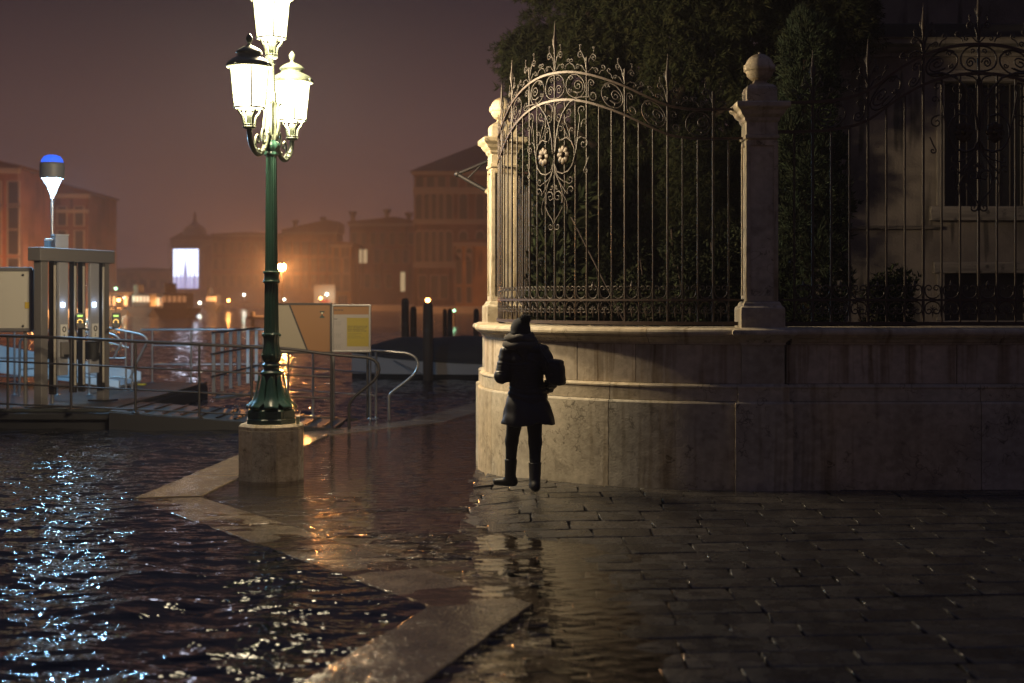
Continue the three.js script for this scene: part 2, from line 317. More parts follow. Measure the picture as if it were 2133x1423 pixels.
// ---------------------------------------------------------------- pavement, paving stones, kerb
const paveTop = (x, d) => lerp(clamp(-0.010 + 0.019 * (x - 0.2), -0.034, 0.075), 0.086 + 0.004 * x, smooth(10.2, 12.3, d) * smooth(-0.75, 0.45, x));   // rises to the garden wall
{
  const ground = setting('pavement', 'wet stone paving of the quay in front of the wall', 'pavement');
  const outline = [...EDGE.map(([x, d]) => [x + 0.02, -d]), [70, 4.5], [70, -60], [2.25, -60]];
  const s = new THREE.Shape(outline.map(([x, z]) => new THREE.Vector2(x, -z))), g = new THREE.ShapeGeometry(s);
  g.rotateX(-Math.PI / 2); g.translate(0, -0.045, 0);
  part('paving_bed', boxUV(g), M.bed, ground);
  // rows run across the view; every stone is its own block with worn edges
  const stone = (x0, x1, d0, d1, k) => {
    const j = () => rr(-0.005, 0.005), xm = (x0 + x1) / 2, dm = (d0 + d1) / 2, y = paveTop(xm, dm) + rr(-0.003, 0.003), tx = rr(-0.008, 0.008) + (paveTop(xm + 0.2, dm) - paveTop(xm - 0.2, dm)) / 0.4, td = rr(-0.012, 0.012) + (paveTop(xm, dm + 0.15) - paveTop(xm, dm - 0.15)) / 0.3, sk = rr(-0.012, 0.012);
    const c = [[x0 + j() + sk, d0 + j() * 0.5], [x1 + j() + sk, d0 + j() * 0.5], [x1 + j() - sk, d1 + j() * 0.5], [x0 + j() - sk, d1 + j() * 0.5]], b = 0.009;
    const top = c.map(([x, d], i) => { const sx = i === 0 || i === 3 ? 1 : -1, sd = i < 2 ? 1 : -1, X = x + sx * b, D = d + sd * b; return [X, y + (X - xm) * tx + (D - dm) * td, -D]; });
    const rim = c.map(([x, d]) => [x, y - 0.006 + (x - xm) * tx + (d - dm) * td, -d]), low = c.map(([x, d]) => [x, y - 0.1, -d]);
    const crown = [xm, y + 0.0015, -dm];
    const v = [...top, ...rim, ...low, crown], f = [[0, 1, 12], [1, 2, 12], [2, 3, 12], [3, 0, 12]];
    for (let i = 0; i < 4; i++) { const n = (i + 1) % 4; f.push([i, i + 4, n + 4], [i, n + 4, n], [i + 4, i + 8, n + 8], [i + 4, n + 8, n + 4]); }
    const gg = new THREE.BufferGeometry(); gg.setAttribute('position', new THREE.Float32BufferAttribute(v.flat(), 3)); gg.setAttribute('uv', new THREE.Float32BufferAttribute(v.flatMap(p => [p[0] + k * 0.37, p[2] + k * 0.71]), 2)); gg.setIndex(f.flat()); gg.computeVertexNormals();
    return part('paving_stone', gg, M.pave[k % 4], ground);
  };
  let k = 0;
  const wallX = GX * PLOT.size, wallD = GD * PLOT.size, wallR = 2.72 * PLOT.size;
  for (let d = 14.9; d > 4.9;) {
    const depth = rr(0.27, 0.38), d0 = d - depth; let x = (d > 8.2 ? -1.7 : -0.5) + rnd() * 0.35;
    const right = 0.365 * d + 0.1;
    while (x < right) {
      const w = rr(0.34, 0.66), q = Math.min(...[[x, d0], [x, d], [x + w, d0], [x + w, d]].map(p => quay(...p)[0]));
      const xm = x + w / 2, dm = (d + d0) / 2, under = xm > wallX ? d0 > wallD - wallR : Math.hypot(xm - wallX, dm - wallD) < wallR - 0.25;
      if (q > 0.565 && !under) stone(x + 0.004, x + w - 0.004, d0 + 0.0035, d - 0.0035, k++);
      x += w;
    }
    d = d0;
  }
  // edge course of pale stone
  const kerb = setting('quay_edge', 'pale stone edging of the quay awash with tide water', 'quay edge');
  const off = 0.56;                                        // width; the corners are mitred
  const inner = EDGE.map((p, i) => {
    const n = (a, b) => { const x = b[0] - a[0], d = b[1] - a[1], l = Math.hypot(x, d); return [-d / l, x / l]; };  // to the quay side
    const a = i ? n(EDGE[i - 1], p) : n(p, EDGE[i + 1]), b = i < EDGE.length - 1 ? n(p, EDGE[i + 1]) : a, s = 1 + a[0] * b[0] + a[1] * b[1];
    return [p[0] + off * (a[0] + b[0]) / s, p[1] + off * (a[1] + b[1]) / s];
  });
  EDGE.slice(0, -1).forEach((p, i) => {
    const b = EDGE[i + 1], len = Math.hypot(b[0] - p[0], b[1] - p[1]), n = Math.max(2, Math.round(len / 1.55)), y = [0.01, 0.01, 0.006, 0.016, 0.001, 0.008, 0.008][i];
    for (let m = 0; m < n; m++) {
      const P = (A, B, t) => [lerp(A[0], B[0], t), lerp(A[1], B[1], t)], g0 = 0.007 / len, t0 = m / n + g0, t1 = (m + 1) / n - g0, yy = y + rr(-0.003, 0.003);
      const q = [P(p, b, t0), P(p, b, t1), P(inner[i], inner[i + 1], t1), P(inner[i], inner[i + 1], t0)];
      const worn = []; for (let e = 0; e < 4; e++) { const u = q[e], v = q[(e + 1) % 4], l = Math.hypot(v[0] - u[0], v[1] - u[1]), c = Math.max(2, Math.round(l / 0.09)); for (let z = 0; z < c; z++) { const f = z / c, amp = z === 0 ? 0.012 : e % 2 ? 0.003 : 0.007, chip = e % 2 === 0 && z > 0 && rnd() < 0.05 ? rr(0.008, 0.022) : 0, nx = -(v[1] - u[1]) / l, nd = (v[0] - u[0]) / l, o = rr(-amp, amp) * (z ? 1 : 0.3) + chip; worn.push([lerp(u[0], v[0], f) + nx * o, lerp(u[1], v[1], f) + nd * o]); } }
      const gs = new THREE.Shape(worn.map(([x, d]) => new THREE.Vector2(x, d)));
      const ge = new THREE.ExtrudeGeometry(gs, { depth: 0.6, bevelEnabled: true, bevelSize: 0.012, bevelThickness: 0.012, bevelOffset: -0.012, bevelSegments: 2 });
      ge.rotateX(-Math.PI / 2); ge.translate(0, yy - 0.612, 0);
      part('kerb_stone', boxUV(ge, 1, m * 0.7, m * 0.3), M.kerb[(m + i) % 3], kerb);
    }
  });
}

// ---------------------------------------------------------------- garden wall
plot = PLOT;
const rad = a => a * Math.PI / 180;
const arc = (a0, a1, step = 1.5) => { const n = Math.max(2, Math.ceil((a1 - a0) / step)), out = []; for (let i = 0; i <= n; i++) { const a = rad(lerp(a0, a1, i / n)); out.push({ x: -GR * Math.cos(a), z: GR * Math.sin(a), ox: -Math.cos(a), oz: Math.sin(a), s: a * 2.7 }); } return out; };
const line = (x0, x1, z) => [{ x: x0, z, ox: 0, oz: 1, s: x0 }, { x: x1, z, ox: 0, oz: 1, s: x1 }];
const shift = (p, o) => p.map(([a, b]) => [a + o, b]);
const PROFILE = {
  plinth: [[-0.2, -0.25], [0.235, -0.25], [0.235, 0.812], [0.228, 0.826], [0.216, 0.828], [0.212, 0.834], [-0.2, 0.834]],
  ledge: [[-0.2, 0.838], [0.206, 0.838], [0.206, 0.955], [0.214, 0.962], [0.214, 0.975], [0.196, 0.990], [0.166, 0.996], [-0.2, 0.996]],
  face: [[-0.2, 1.0], [0.16, 1.0], [0.16, 1.362], [-0.2, 1.362]],
  coping: [[-0.22, 1.366], [0.172, 1.366], [0.172, 1.385], [0.190, 1.392], [0.200, 1.412], [0.222, 1.430], [0.240, 1.436], [0.240, 1.446], [0.256, 1.450], [0.268, 1.466], [0.270, 1.486], [0.262, 1.505], [0.245, 1.514], [0.19, 1.522], [-0.22, 1.530]],
  core: [[-0.18, -0.2], [0.145, -0.2], [0.145, 1.40], [-0.18, 1.40]],
};
function courses(o, stations, cuts, sh = 0) {              // each stone of each course is a part; cuts = { course: [ends] }
  const gap = cuts.gap;
  const tone = { plinth: [M.stoneWarm, M.stone, M.stoneGrey], ledge: [M.stone, M.stoneWarm], face: [M.streaked[0], M.streaked[1]], coping: [M.stoneWarm, M.stone] };
  const called = { plinth: 'plinth_stone', ledge: 'ledge_stone', face: 'facing_slab', coping: 'coping_stone' };
  for (const c of ['plinth', 'ledge', 'face', 'coping']) cuts[c].slice(0, -1).forEach((a, i) => {
    part(called[c], sweep(shift(PROFILE[c], sh + (c === 'face' ? (i % 2) * 0.003 : 0)), stations(a + gap, cuts[c][i + 1] - gap)), tone[c][i % tone[c].length], o);
  });
  const all = [cuts.plinth[0], cuts.plinth[cuts.plinth.length - 1]];
  part('mortar_core', sweep(shift(PROFILE.core, sh), stations(...all)), M.mortar, o);
}
{
  const w = thing('garden_wall', 'rounded corner of the low stone garden wall, lit by the lantern post', 'wall', [GX, 0, -GD], 0, 'stretches of the garden wall');
  courses(w, (a, b) => arc(a, b), { gap: 0.07, plinth: [-8, 20, 58.6, 85.6], ledge: [-8, 20, 58.6, 85.6], face: [-8, 25, 50, 64, 86], coping: [-8, 15, 45, 67, 86] });
  const w2 = thing('garden_wall', 'straight dark stretch of the low stone garden wall at the right edge', 'wall', [0, 0, -13.5], 0, 'stretches of the garden wall');
  courses(w2, (a, b) => line(a, b, 0), { gap: 0.003, plinth: [2.60, 4.39, 6.3, 8.2], ledge: [2.60, 4.39, 6.3, 8.2], face: [2.58, 4.18, 5.9, 8.2], coping: [2.62, 4.9, 6.6, 8.2] }, -0.03);
  const a = rad(-10), w3 = thing('garden_wall', 'stretch of the garden wall running off behind the rounded corner', 'wall', [GX - GR * Math.cos(a), 0, -GD + GR * Math.sin(a)], rad(260), 'stretches of the garden wall');
  courses(w3, (p, q) => [{ x: p, z: 0, ox: 0, oz: 1, s: p }, { x: q, z: 0, ox: 0, oz: 1, s: q }], { gap: 0.003, plinth: [-9, -6, -3, -0.25], ledge: [-9, -6, -3, -0.25], face: [-9, -5.5, -2.4, -0.25], coping: [-9, -6, -3, -0.25] });
}
function square(pts, uvs = 1 / 3) {                        // a moulded block, square in plan: [[half width, y], ...]
  const pos = [];
  const C = (h, y) => [[-h, y, h], [h, y, h], [h, y, -h], [-h, y, -h]];
  for (let i = 0; i < pts.length - 1; i++) { const a = C(...pts[i]), b = C(...pts[i + 1]); for (let k = 0; k < 4; k++) { const n = (k + 1) % 4; pos.push(...a[k], ...a[n], ...b[n], ...a[k], ...b[n], ...b[k]); } }
  const t = C(...pts[pts.length - 1]), l = C(...pts[0]); pos.push(...t[0], ...t[1], ...t[2], ...t[0], ...t[2], ...t[3], ...l[0], ...l[2], ...l[1], ...l[0], ...l[3], ...l[2]);
  const g = new THREE.BufferGeometry(); g.setAttribute('position', new THREE.Float32BufferAttribute(pos, 3)); g.computeVertexNormals(); return boxUV(g, 1, rnd() * 3, rnd() * 3);
}
function pillar(label, x, z, turn) {
  const o = thing('gate_pillar', label, 'pillar', [x, 0, z], turn, 'ball-topped pillars of the garden wall');
  part('pilaster_base', square([[0.268, -0.2], [0.268, 0.818], [0.258, 0.832], [0.240, 0.836], [0.240, 0.955], [0.246, 0.962], [0.246, 0.978], [0.225, 0.996], [0.20, 1.0]]), M.stone, o);
  part('pilaster', square([[0.20, 1.0], [0.20, 1.364]]), M.stoneGrey, o);
  part('coping_stone', square([[0.21, 1.366], [0.21, 1.385], [0.235, 1.412], [0.262, 1.432], [0.278, 1.448], [0.30, 1.466], [0.302, 1.486], [0.292, 1.506], [0.24, 1.528]]), M.stone, o);
  part('plinth', square([[0.205, 1.528], [0.205, 1.70], [0.200, 1.715], [0.178, 1.735], [0.172, 1.755], [0.158, 1.772]]), M.stone, o);
  const sh = [square([[0.138, 1.772], [0.138, 3.30]])];
  for (let k = 0; k < 4; k++) { const f = []; for (const [w, h, cx, cy] of [[0.036, 1.51, -0.128, 2.53], [0.036, 1.51, 0.128, 2.53], [0.22, 0.05, 0, 1.80], [0.22, 0.05, 0, 3.265]]) f.push(box(w, h, 0.014, cx, cy, 0.144)); const g = boxUV(merge(f)); g.rotateY(k * Math.PI / 2); sh.push(g); }
  part('shaft', sh, M.stone, o);
  part('capital', square([[0.15, 3.30], [0.16, 3.31], [0.16, 3.335], [0.147, 3.345], [0.147, 3.455], [0.165, 3.475], [0.168, 3.50], [0.20, 3.53], [0.215, 3.565], [0.245, 3.59], [0.25, 3.60], [0.25, 3.635], [0.24, 3.645]]), M.stone, o);
  part('top_block', square([[0.142, 3.645], [0.142, 3.775], [0.132, 3.80], [0.105, 3.82], [0.075, 3.83], [0.06, 3.845], [0.055, 3.865]]), M.stone, o);
  const b = part('ball', boxUV(ball(0.138, 0, 3.985, 0, 28, 20)), M.stone, o);
  part('band', boxUV(lathe([[0.13, 3.955], [0.148, 3.957], [0.150, 3.985], [0.148, 4.013], [0.13, 4.015]], 28)), M.stone, b);
  part('tip', ball(0.012, 0, 4.128, 0, 8, 6), M.stone, b);
  return o;
}
pillar('tall stone pillar with ball finial standing in the dark beside the straight wall', GX, -13.5, 0);
{ const a = rad(-10); pillar('tall stone pillar with ball finial, lit pale at the far end of the rounded corner', GX - GR * Math.cos(a), -GD + GR * Math.sin(a), rad(10)); }

// ---------------------------------------------------------------- wrought-iron fences
// place(s, y, out) gives the point s metres along the fence from its middle
function railing(o, place, L, bars, rise, opt = {}) {
  const thick = opt.thick ?? 1, step = 2 * L / (bars + 1), half = (bars - 1) / 2, low = s => rise(s) - 0.278;
  const p3 = (pts, out = 0) => pts.map(([s, y]) => place(s, y, out));
  const scroll = (pts, r = 0.0068, name = 'scroll', out = 0, parent = o) => part(name, polyPipe(p3(pts, out), r * thick, 5), M.iron, parent);
  const along = (a, b, y, n) => { const out = []; for (let i = 0; i <= n; i++) { const s = lerp(a, b, i / n); out.push([s, typeof y === 'function' ? y(s) : y]); } return out; };
  function flat(pts, h, t) {                               // a flat bar on edge, following the fence
    const pos = [], idx = []; const n = pts.length;
    pts.forEach(([s, y]) => { for (const [dy, dz] of [[h / 2, t / 2], [h / 2, -t / 2], [-h / 2, -t / 2], [-h / 2, t / 2]]) { const p = place(s, y + dy, dz); pos.push(p.x, p.y, p.z); } });
    for (let i = 0; i < n - 1; i++) for (let k = 0; k < 4; k++) { const a = i * 4 + k, b = i * 4 + (k + 1) % 4; idx.push(a, b, a + 4, b, b + 4, a + 4); }
    idx.push(0, 2, 1, 0, 3, 2); const e = (n - 1) * 4; idx.push(e, e + 1, e + 2, e, e + 2, e + 3);
    let g = new THREE.BufferGeometry(); g.setAttribute('position', new THREE.Float32BufferAttribute(pos, 3)); g.setIndex(idx); g = g.toNonIndexed(); g.computeVertexNormals(); return plain(g);
  }
  part('top_rail', flat(along(-L, L, rise, 44), 0.022 * thick, 0.034), M.iron, o);
  part('arch_rail', flat(along(-L, L, low, 44), 0.022 * thick, 0.034), M.iron, o);
  part('middle_rail', flat(along(-L, L, 1.786, 30), 0.022, 0.036), M.ironOld, o);
  part('bottom_rail', flat(along(-L, L, 1.562, 30), 0.034, 0.05), M.ironOld, o);
  for (let k = -half; k <= half; k++) {
    const s = k * step, post = Math.abs(k) % 3 === 0;
    const top = post ? rise(s) + 0.012 : low(s);
    part(post ? 'post' : 'bar', rod(place(s, 1.55, 0), place(s, top, 0), (post ? 0.0115 : 0.0088) * thick, (post ? 0.0115 : 0.0088) * thick, 7), M.iron, o);
    if (post) {                                            // tall ones end in a spear, some have lost it
      const b = rise(s), broken = opt.broken?.includes(k), tall = broken ? 0.19 : k === 0 ? 0.54 : 0.5;
      part('finial', broken ? [rod(place(s, b, 0), place(s, b + 0.17, 0), 0.0105, 0.008, 6), rod(place(s, b + 0.06, 0), place(s, b + 0.17, 0), 0.017, 0.014, 6)] :
        [rod(place(s, b, 0), place(s, b + tall * 0.36, 0), 0.0105, 0.010, 6), (() => { const q = place(s, b, 0), g = lathe([[0.011, tall * 0.36], [0.016, tall * 0.38], [0.012, tall * 0.44], [0.02, tall * 0.50], [0.026, tall * 0.56], [0.022, tall * 0.64], [0.014, tall * 0.72], [0.007, tall * 0.88], [0.001, tall]], 7); g.translate(q.x, q.y, q.z); return g; })(),
          polyPipe(p3([[s, b + tall * 0.48], [s - 0.022, b + tall * 0.53], [s - 0.034, b + tall * 0.62], [s - 0.024, b + tall * 0.66]]), 0.004, 4), polyPipe(p3([[s, b + tall * 0.48], [s + 0.022, b + tall * 0.53], [s + 0.034, b + tall * 0.62], [s + 0.024, b + tall * 0.66]]), 0.004, 4)], M.iron, o);
    }
  }
  // low frieze: hearts above and below the middle rail, a fleur in each gap
  for (let k = -half; k < half; k++) {
    const s = (k + 0.5) * step, w = step * 0.43;
    for (const up of [1, -1]) {
      const y = 1.786 + up * 0.012, h = up > 0 ? 0.125 : 0.115, Y = t => y + up * h * t, one = sg => {
        const c = curl(s + sg * w * 0.46, Y(0.80), w * 0.46, sg > 0 ? 0.1 : Math.PI - 0.1, 0.95, sg * up, 0.45, 9);
        return [...bez([s, Y(0.02)], [s + sg * w * 0.7, Y(0.04)], [s + sg * w * 1.08, Y(0.35)], c[0], 6).slice(0, -1), ...c];
      };
      scroll([...one(-1).reverse(), ...one(1).slice(1)], 0.0058, 'heart_scroll');
    }
    for (const c of [-0.085, -0.0, 0.0]) if (c) part('collar', (() => { const g = box(0.026, 0.012, 0.026), q = place((k + 1) * step, 1.786 + c + 0.01, 0); g.translate(q.x, q.y, q.z); return g; })(), M.ironOld, o);
    const q = p => place(s + p[0], 1.706 + p[1], 0.002), f = [];
    f.push(rod(q([0, -0.02]), q([0, 0.030]), 0.010, 0.003, 5), rod(q([0, -0.004]), q([-0.022, 0.012]), 0.007, 0.004, 5), rod(q([0, -0.004]), q([0.022, 0.012]), 0.007, 0.004, 5), rod(q([0, -0.028]), q([0, -0.095]), 0.012, 0.001, 5));
    part('fleur', f, M.iron, o);
    if (opt.spikes?.includes(Math.round(k + half)) || opt.allSpikes && (k + half) % 2 === 0) part('spike', [rod(place(s, 1.90, 0), place(s, 1.925, 0), 0.006, 0.019, 6), rod(place(s, 1.925, 0), place(s, 1.975, 0), 0.019, 0.001, 6)], M.iron, o);
  }
  // scrollwork between the two upper rails; t runs from 0 on the arch rail to 1 on the top rail
  const B = 3 * step, at = (s, t) => [s, lerp(low(s) + 0.012, rise(s) - 0.012, t)], hgt = 0.254;
  const sc = (pts, r) => scroll(pts.map(([s, t]) => at(s, t)), r);
  const ring = (s, t, rs, rt, a0, turns, dir, tight = 0.16, n = 24) => curl(0, 0, 1, a0, turns, dir, tight, n).map(([x, y]) => [s + x * rs, t + y * rt]);
  const bays = Math.floor(half / 3 + 0.01);
  for (let b = 0; b < bays; b++) for (const sg of [-1, 1]) {
    const s0 = sg * b * B, P = f => s0 + sg * f * B, rw = 0.066 / hgt;
    const first = b === 0;
    if (first) {                                           // beside the middle post: half of a ring with a spiral in it
      sc(ring(P(0.15), 0.36, 0.050, 0.22, sg > 0 ? Math.PI : 0, 1.6, -sg, 0.2, 20), 0.0065);
      sc([...bez([P(0.02), 0.98], [P(0.24), 1.0], [P(0.33), 0.75], [P(0.325), 0.48], 6), ...bez([P(0.325), 0.48], [P(0.33), 0.2], [P(0.2), 0.02], [P(0.02), 0.04], 6).slice(1)], 0.0075);
      sc(ring(P(0.10), 0.80, 0.026, 0.10, sg > 0 ? -1.2 : Math.PI + 1.2, 1.1, sg, 0.3, 12), 0.005);
    } else {                                               // an upright S of two small curls
      const a = ring(P(0.14), 0.74, 0.042, 0.17, sg > 0 ? Math.PI : 0, 1.3, -sg, 0.22, 14), c = ring(P(0.18), 0.27, 0.058, 0.23, sg > 0 ? Math.PI : 0, 1.5, sg, 0.2, 16);
      sc([...a.slice().reverse(), [P(0.05), 0.55], ...c], 0.0068);
    }
    // the large ring with its inner spiral and a leaf at the foot
    const cx = first ? 0.66 : 0.68, rs = B * (first ? 0.30 : 0.29);
    sc(ring(P(cx), 0.5, rs, 0.47, sg > 0 ? 2.4 : Math.PI - 2.4, 1.05, -sg, 0.93, 26), 0.0075);
    sc(ring(P(cx + 0.09), 0.54, rs * 0.62, 0.30, sg > 0 ? -2.2 : Math.PI + 2.2, 1.9, sg, 0.12, 26), 0.007);
    sc([...bez([P(cx - 0.06), 0.30], [P(cx), 0.22], [P(cx + 0.1), 0.30], [P(cx + 0.06), 0.12], 6), [P(cx - 0.02), 0.05]], 0.0065);
    sc(ring(P(cx - 0.13), 0.80, 0.030, 0.12, sg > 0 ? 0 : Math.PI, 1.2, sg, 0.25, 12), 0.0055);
    sc(ring(P(cx - 0.17), 0.33, 0.026, 0.11, sg > 0 ? 0.4 : Math.PI - 0.4, 1.2, -sg, 0.25, 12), 0.0055);
  }
  // crest: plumes at the posts, waves of small S-scrolls between them
  const over = (s, y) => [s, rise(s) + 0.012 + y];
  const cr = (pts, r = 0.006) => scroll(pts.map(([s, y]) => over(s, y)), r, 'crest_scroll');
  for (let k = -half; k <= half; k++) {
    if (Math.abs(k) % 3) continue;
    const s = k * step, big = Math.abs(k) <= 3 ? 1 : 0.88;
    for (const sg of [-1, 1]) {
      if (Math.abs(s + sg * 0.2) > L) continue;
      const Q = (x, y) => [s + sg * x * big, y * big];
      const c = curl(0.083, 0.165, 0.038, 1.75, 1.15, -1, 0.25, 12).map(p => Q(...p));
      cr([Q(0.008, 0.03), Q(0.02, 0.10), Q(0.045, 0.165), ...c], 0.0065);
      const f = curl(0.078, 0.262, 0.016, -1.2, 0.8, 1, 0.4, 8).map(p => Q(...p));
      cr([Q(0.070, 0.200), Q(0.088, 0.225), ...f], 0.005);
      cr([Q(0.008, 0.10), Q(0.03, 0.15), Q(0.07, 0.155), Q(0.092, 0.135)], 0.0048);
      const g = curl(0.115, 0.045, 0.032, 2.6, 1.15, -1, 0.25, 10).map(p => Q(...p));
      cr([Q(0.006, 0.005), Q(0.035, 0.03), Q(0.07, 0.068), ...g], 0.0058);
      const m = curl(0.195, 0.10, 0.034, -1.9, 1.15, sg > 0 ? 1 : 1, 0.25, 10).map(p => Q(...p));
      if (Math.abs(s + sg * 0.3) < L) cr([Q(0.150, 0.018), Q(0.165, 0.05), ...m], 0.0058);
    }
  }
  // hanging lyre with rosettes under the arch
  if (opt.lyre) {
    const y0 = low(0), K = 0.00205, Q = (x, y) => [x * K, y0 - (y - 645) * K];   // drawn on a 500-per-metre grid
    for (const sg of [-1, 1]) {
      const q = (x, y) => Q(sg * (x - 633), y), S = (pts, r, name) => scroll(pts.map(p => q(...p)), r, name, 0.012);
      const C = (x, y, r, a, t, d) => curl(x, y, r, a, t, d, 0.22, 14);
      S([[868, 648], [800, 645], [745, 662], [700, 705], [668, 765], [650, 830], [642, 900]], 0.010, 'lyre_arm');
      S([[640, 960], [652, 992], [685, 1008], [725, 1003], [758, 975], [775, 930], [770, 880], [745, 845], [712, 832], [684, 845]], 0.010, 'lyre_arm');
      S([[775, 935], [790, 860], [800, 790], [808, 730], ...C(822, 708, 26, 2.9, 1.1, 1)], 0.0068);
      S([[785, 900], [795, 850], [815, 835], ...C(830, 872, 32, -1.9, 1.2, 1)], 0.0066);
      S([[815, 790], [820, 765], ...C(838, 768, 20, 2.6, 1.1, 1)], 0.0055);
      S([[860, 940], [845, 975], [832, 1000], ...C(846, 1003, 15, 3.0, 1, -1)], 0.0058);
      S([[692, 760], [706, 790], [720, 815], [740, 840]], 0.006);
      S([[745, 840], [730, 790], [712, 745], ...C(735, 712, 26, 2.2, 1.2, -1)], 0.0062);
      S([[745, 845], [742, 815], ...C(757, 800, 15, 3, 1.1, 1)], 0.0052);
      S([[675, 850], [664, 820], ...C(682, 790, 20, 2.8, 1.2, 1)], 0.0055);
      S([[633, 660], [645, 690], ...C(668, 728, 24, 2.2, 1.2, -1)], 0.006);
      S([[638, 700], [655, 665], [690, 655]], 0.006);
      S([[636, 940], [645, 1000], [670, 1045], [700, 1080], ...C(752, 1092, 28, 2.2, 1.15, 1)], 0.0072);
      S([[640, 985], [668, 1025], [700, 1045], ...C(745, 1040, 24, 2.6, 1.15, -1)], 0.0062);
      S([[636, 960], [650, 1010], [678, 1060], [698, 1120], [690, 1160], ...C(660, 1120, 32, -0.5, 1.3, -1)], 0.0075);
      S([[698, 1110], [718, 1140], [728, 1175], [722, 1205]], 0.006);
      S([[694, 1170], [672, 1205], [645, 1235], [638, 1255], ...C(658, 1266, 20, 2.6, 1.1, -1)], 0.0068);
      S([[640, 1060], [655, 1085], ...C(650, 1072, 14, 0.5, 1.1, 1)], 0.005);
      // gilt rosette: eight petals round a button
      const [rs, ry] = q(706, 918), pet = [];
      for (let k = 0; k < 8; k++) { const a = k * Math.PI / 4, c = place(rs + 0.046 * Math.cos(a), ry + 0.058 * Math.sin(a), 0.026), b = place(rs, ry, 0.022); const g = ball(1, 0, 0, 0, 8, 6, 0.046, 0.036, 0.015); g.rotateZ(a); const dir = place(rs + 0.05, ry, 0).sub(place(rs - 0.05, ry, 0)); g.rotateY(Math.atan2(-dir.z, dir.x)); g.translate(lerp(b.x, c.x, 1), c.y, c.z); pet.push(g); }
      const b = place(rs, ry, 0.034); pet.push(ball(0.030, b.x, b.y, b.z, 10, 8));
      part('rosette', pet, M.gold, o);
    }
    for (const y of [895, 905, 1130, 1250]) { const p = place(0, Q(0, y)[1], 0.006); part('collar', ball(1, p.x, p.y, p.z, 10, 5, y < 1000 ? 0.030 : 0.018, 0.008, 0.022), M.iron, o); }
  }
}
{
  const o = thing('iron_fence', 'curved wrought-iron fence with gilt rosettes on the rounded wall corner', 'fence', [GX, 0, -GD], 0, 'wrought-iron fences on the garden wall');
  const place = (s, y, out) => { const a = rad(40) + s / GR, r = GR + out; return V(-r * Math.cos(a), y, r * Math.sin(a)); };
  const T = [[0, 4.08], [0.22, 4.068], [0.435, 4.025], [0.65, 3.955], [0.87, 3.865], [1.1, 3.75], [1.305, 3.655], [1.52, 3.61], [1.74, 3.60], [2.3, 3.60]];
  railing(o, place, 2.035, 27, s => spline(T, Math.abs(s)), { lyre: true, broken: [-3, 3, 6, -12, 12], spikes: [16, 19] });
}
{
  const o = thing('iron_fence', 'straight wrought-iron fence with arched scrollwork before the dark house window', 'fence', [4.43, 0, -13.5], 0, 'wrought-iron fences on the garden wall');
  const T = [[0, 4.215], [0.27, 4.19], [0.53, 4.105], [0.80, 3.95], [1.06, 3.765], [1.33, 3.69], [1.6, 3.665], [2.3, 3.66]];
  railing(o, (s, y, out) => V(s, y, out), 1.925, 21, s => spline(T, Math.abs(s)), { lyre: true, broken: [], allSpikes: true, thick: 1.25 });
}
{
  // the fence that runs off behind the corner: plain bars and rails, far enough to show nothing finer
  const a = rad(-10), o = thing('iron_fence', 'plain-barred iron fence running off behind the curved fence', 'fence', [GX - GR * Math.cos(a), 0, -GD + GR * Math.sin(a)], rad(260), 'wrought-iron fences on the garden wall');
  for (let k = 0; k < 58; k++) part('bar', rod(V(-0.3 - k * 0.145, 1.53, 0), V(-0.3 - k * 0.145, 3.34, 0), 0.0095, 0.0095, 5), M.iron, o);
  for (const y of [1.56, 1.786, 3.33]) part('rail', box(8.5, 0.022, 0.034, -4.5, y, 0), M.ironOld, o);
  const p = thing('gate_post', 'slim pale stone post standing behind the curved fence', 'post', [PX(1171, 21.5), 0, -21.5], rad(10));
  part('shaft', square([[0.075, 0], [0.075, 3.0]]), M.stone, p); part('cap', square([[0.09, 3.0], [0.10, 3.05], [0.07, 3.09]]), M.stone, p);
  const st = thing('garden_stake', 'slanting iron stay behind the curved fence', 'stake', [PX(1301, 15.6), 0, -15.6]);
  part('rod', rod(V(0.02, 1.5, 0), V(PX(1192, 15.6) - PX(1301, 15.6), PY(450, 15.6), -0.2), 0.011, 0.011, 6), M.ironOld, st);
  // folding bracket on the canal side of the lit pillar
  const br = thing('wall_bracket', 'dark metal bracket jutting over the canal from the lit pillar', 'bracket', [PX(1020, 17.0), 0, -17.0]);
  const tip = V(PX(952, 17.0) - PX(1020, 17.0), PY(363, 17), 0), up = V(0.02, PY(332, 17), -0.05), dn = V(0.0, PY(402, 17), 0.05);
  part('strut', rod(tip, up, 0.02, 0.02, 8), M.steelDark, br); part('strut', rod(tip, dn, 0.024, 0.024, 8), M.steelDark, br);
  part('strut', rod(tip.clone().lerp(dn, 0.3), up.clone().lerp(tip, 0.25), 0.012, 0.012, 6), M.steelDark, br);
  part('hinge', ball(0.035, tip.x, tip.y, tip.z, 10, 8), M.steelDark, br); part('sleeve', rod(dn.clone().lerp(tip, 0.12), dn, 0.032, 0.032, 8), M.stone, br);
}
plot = null;

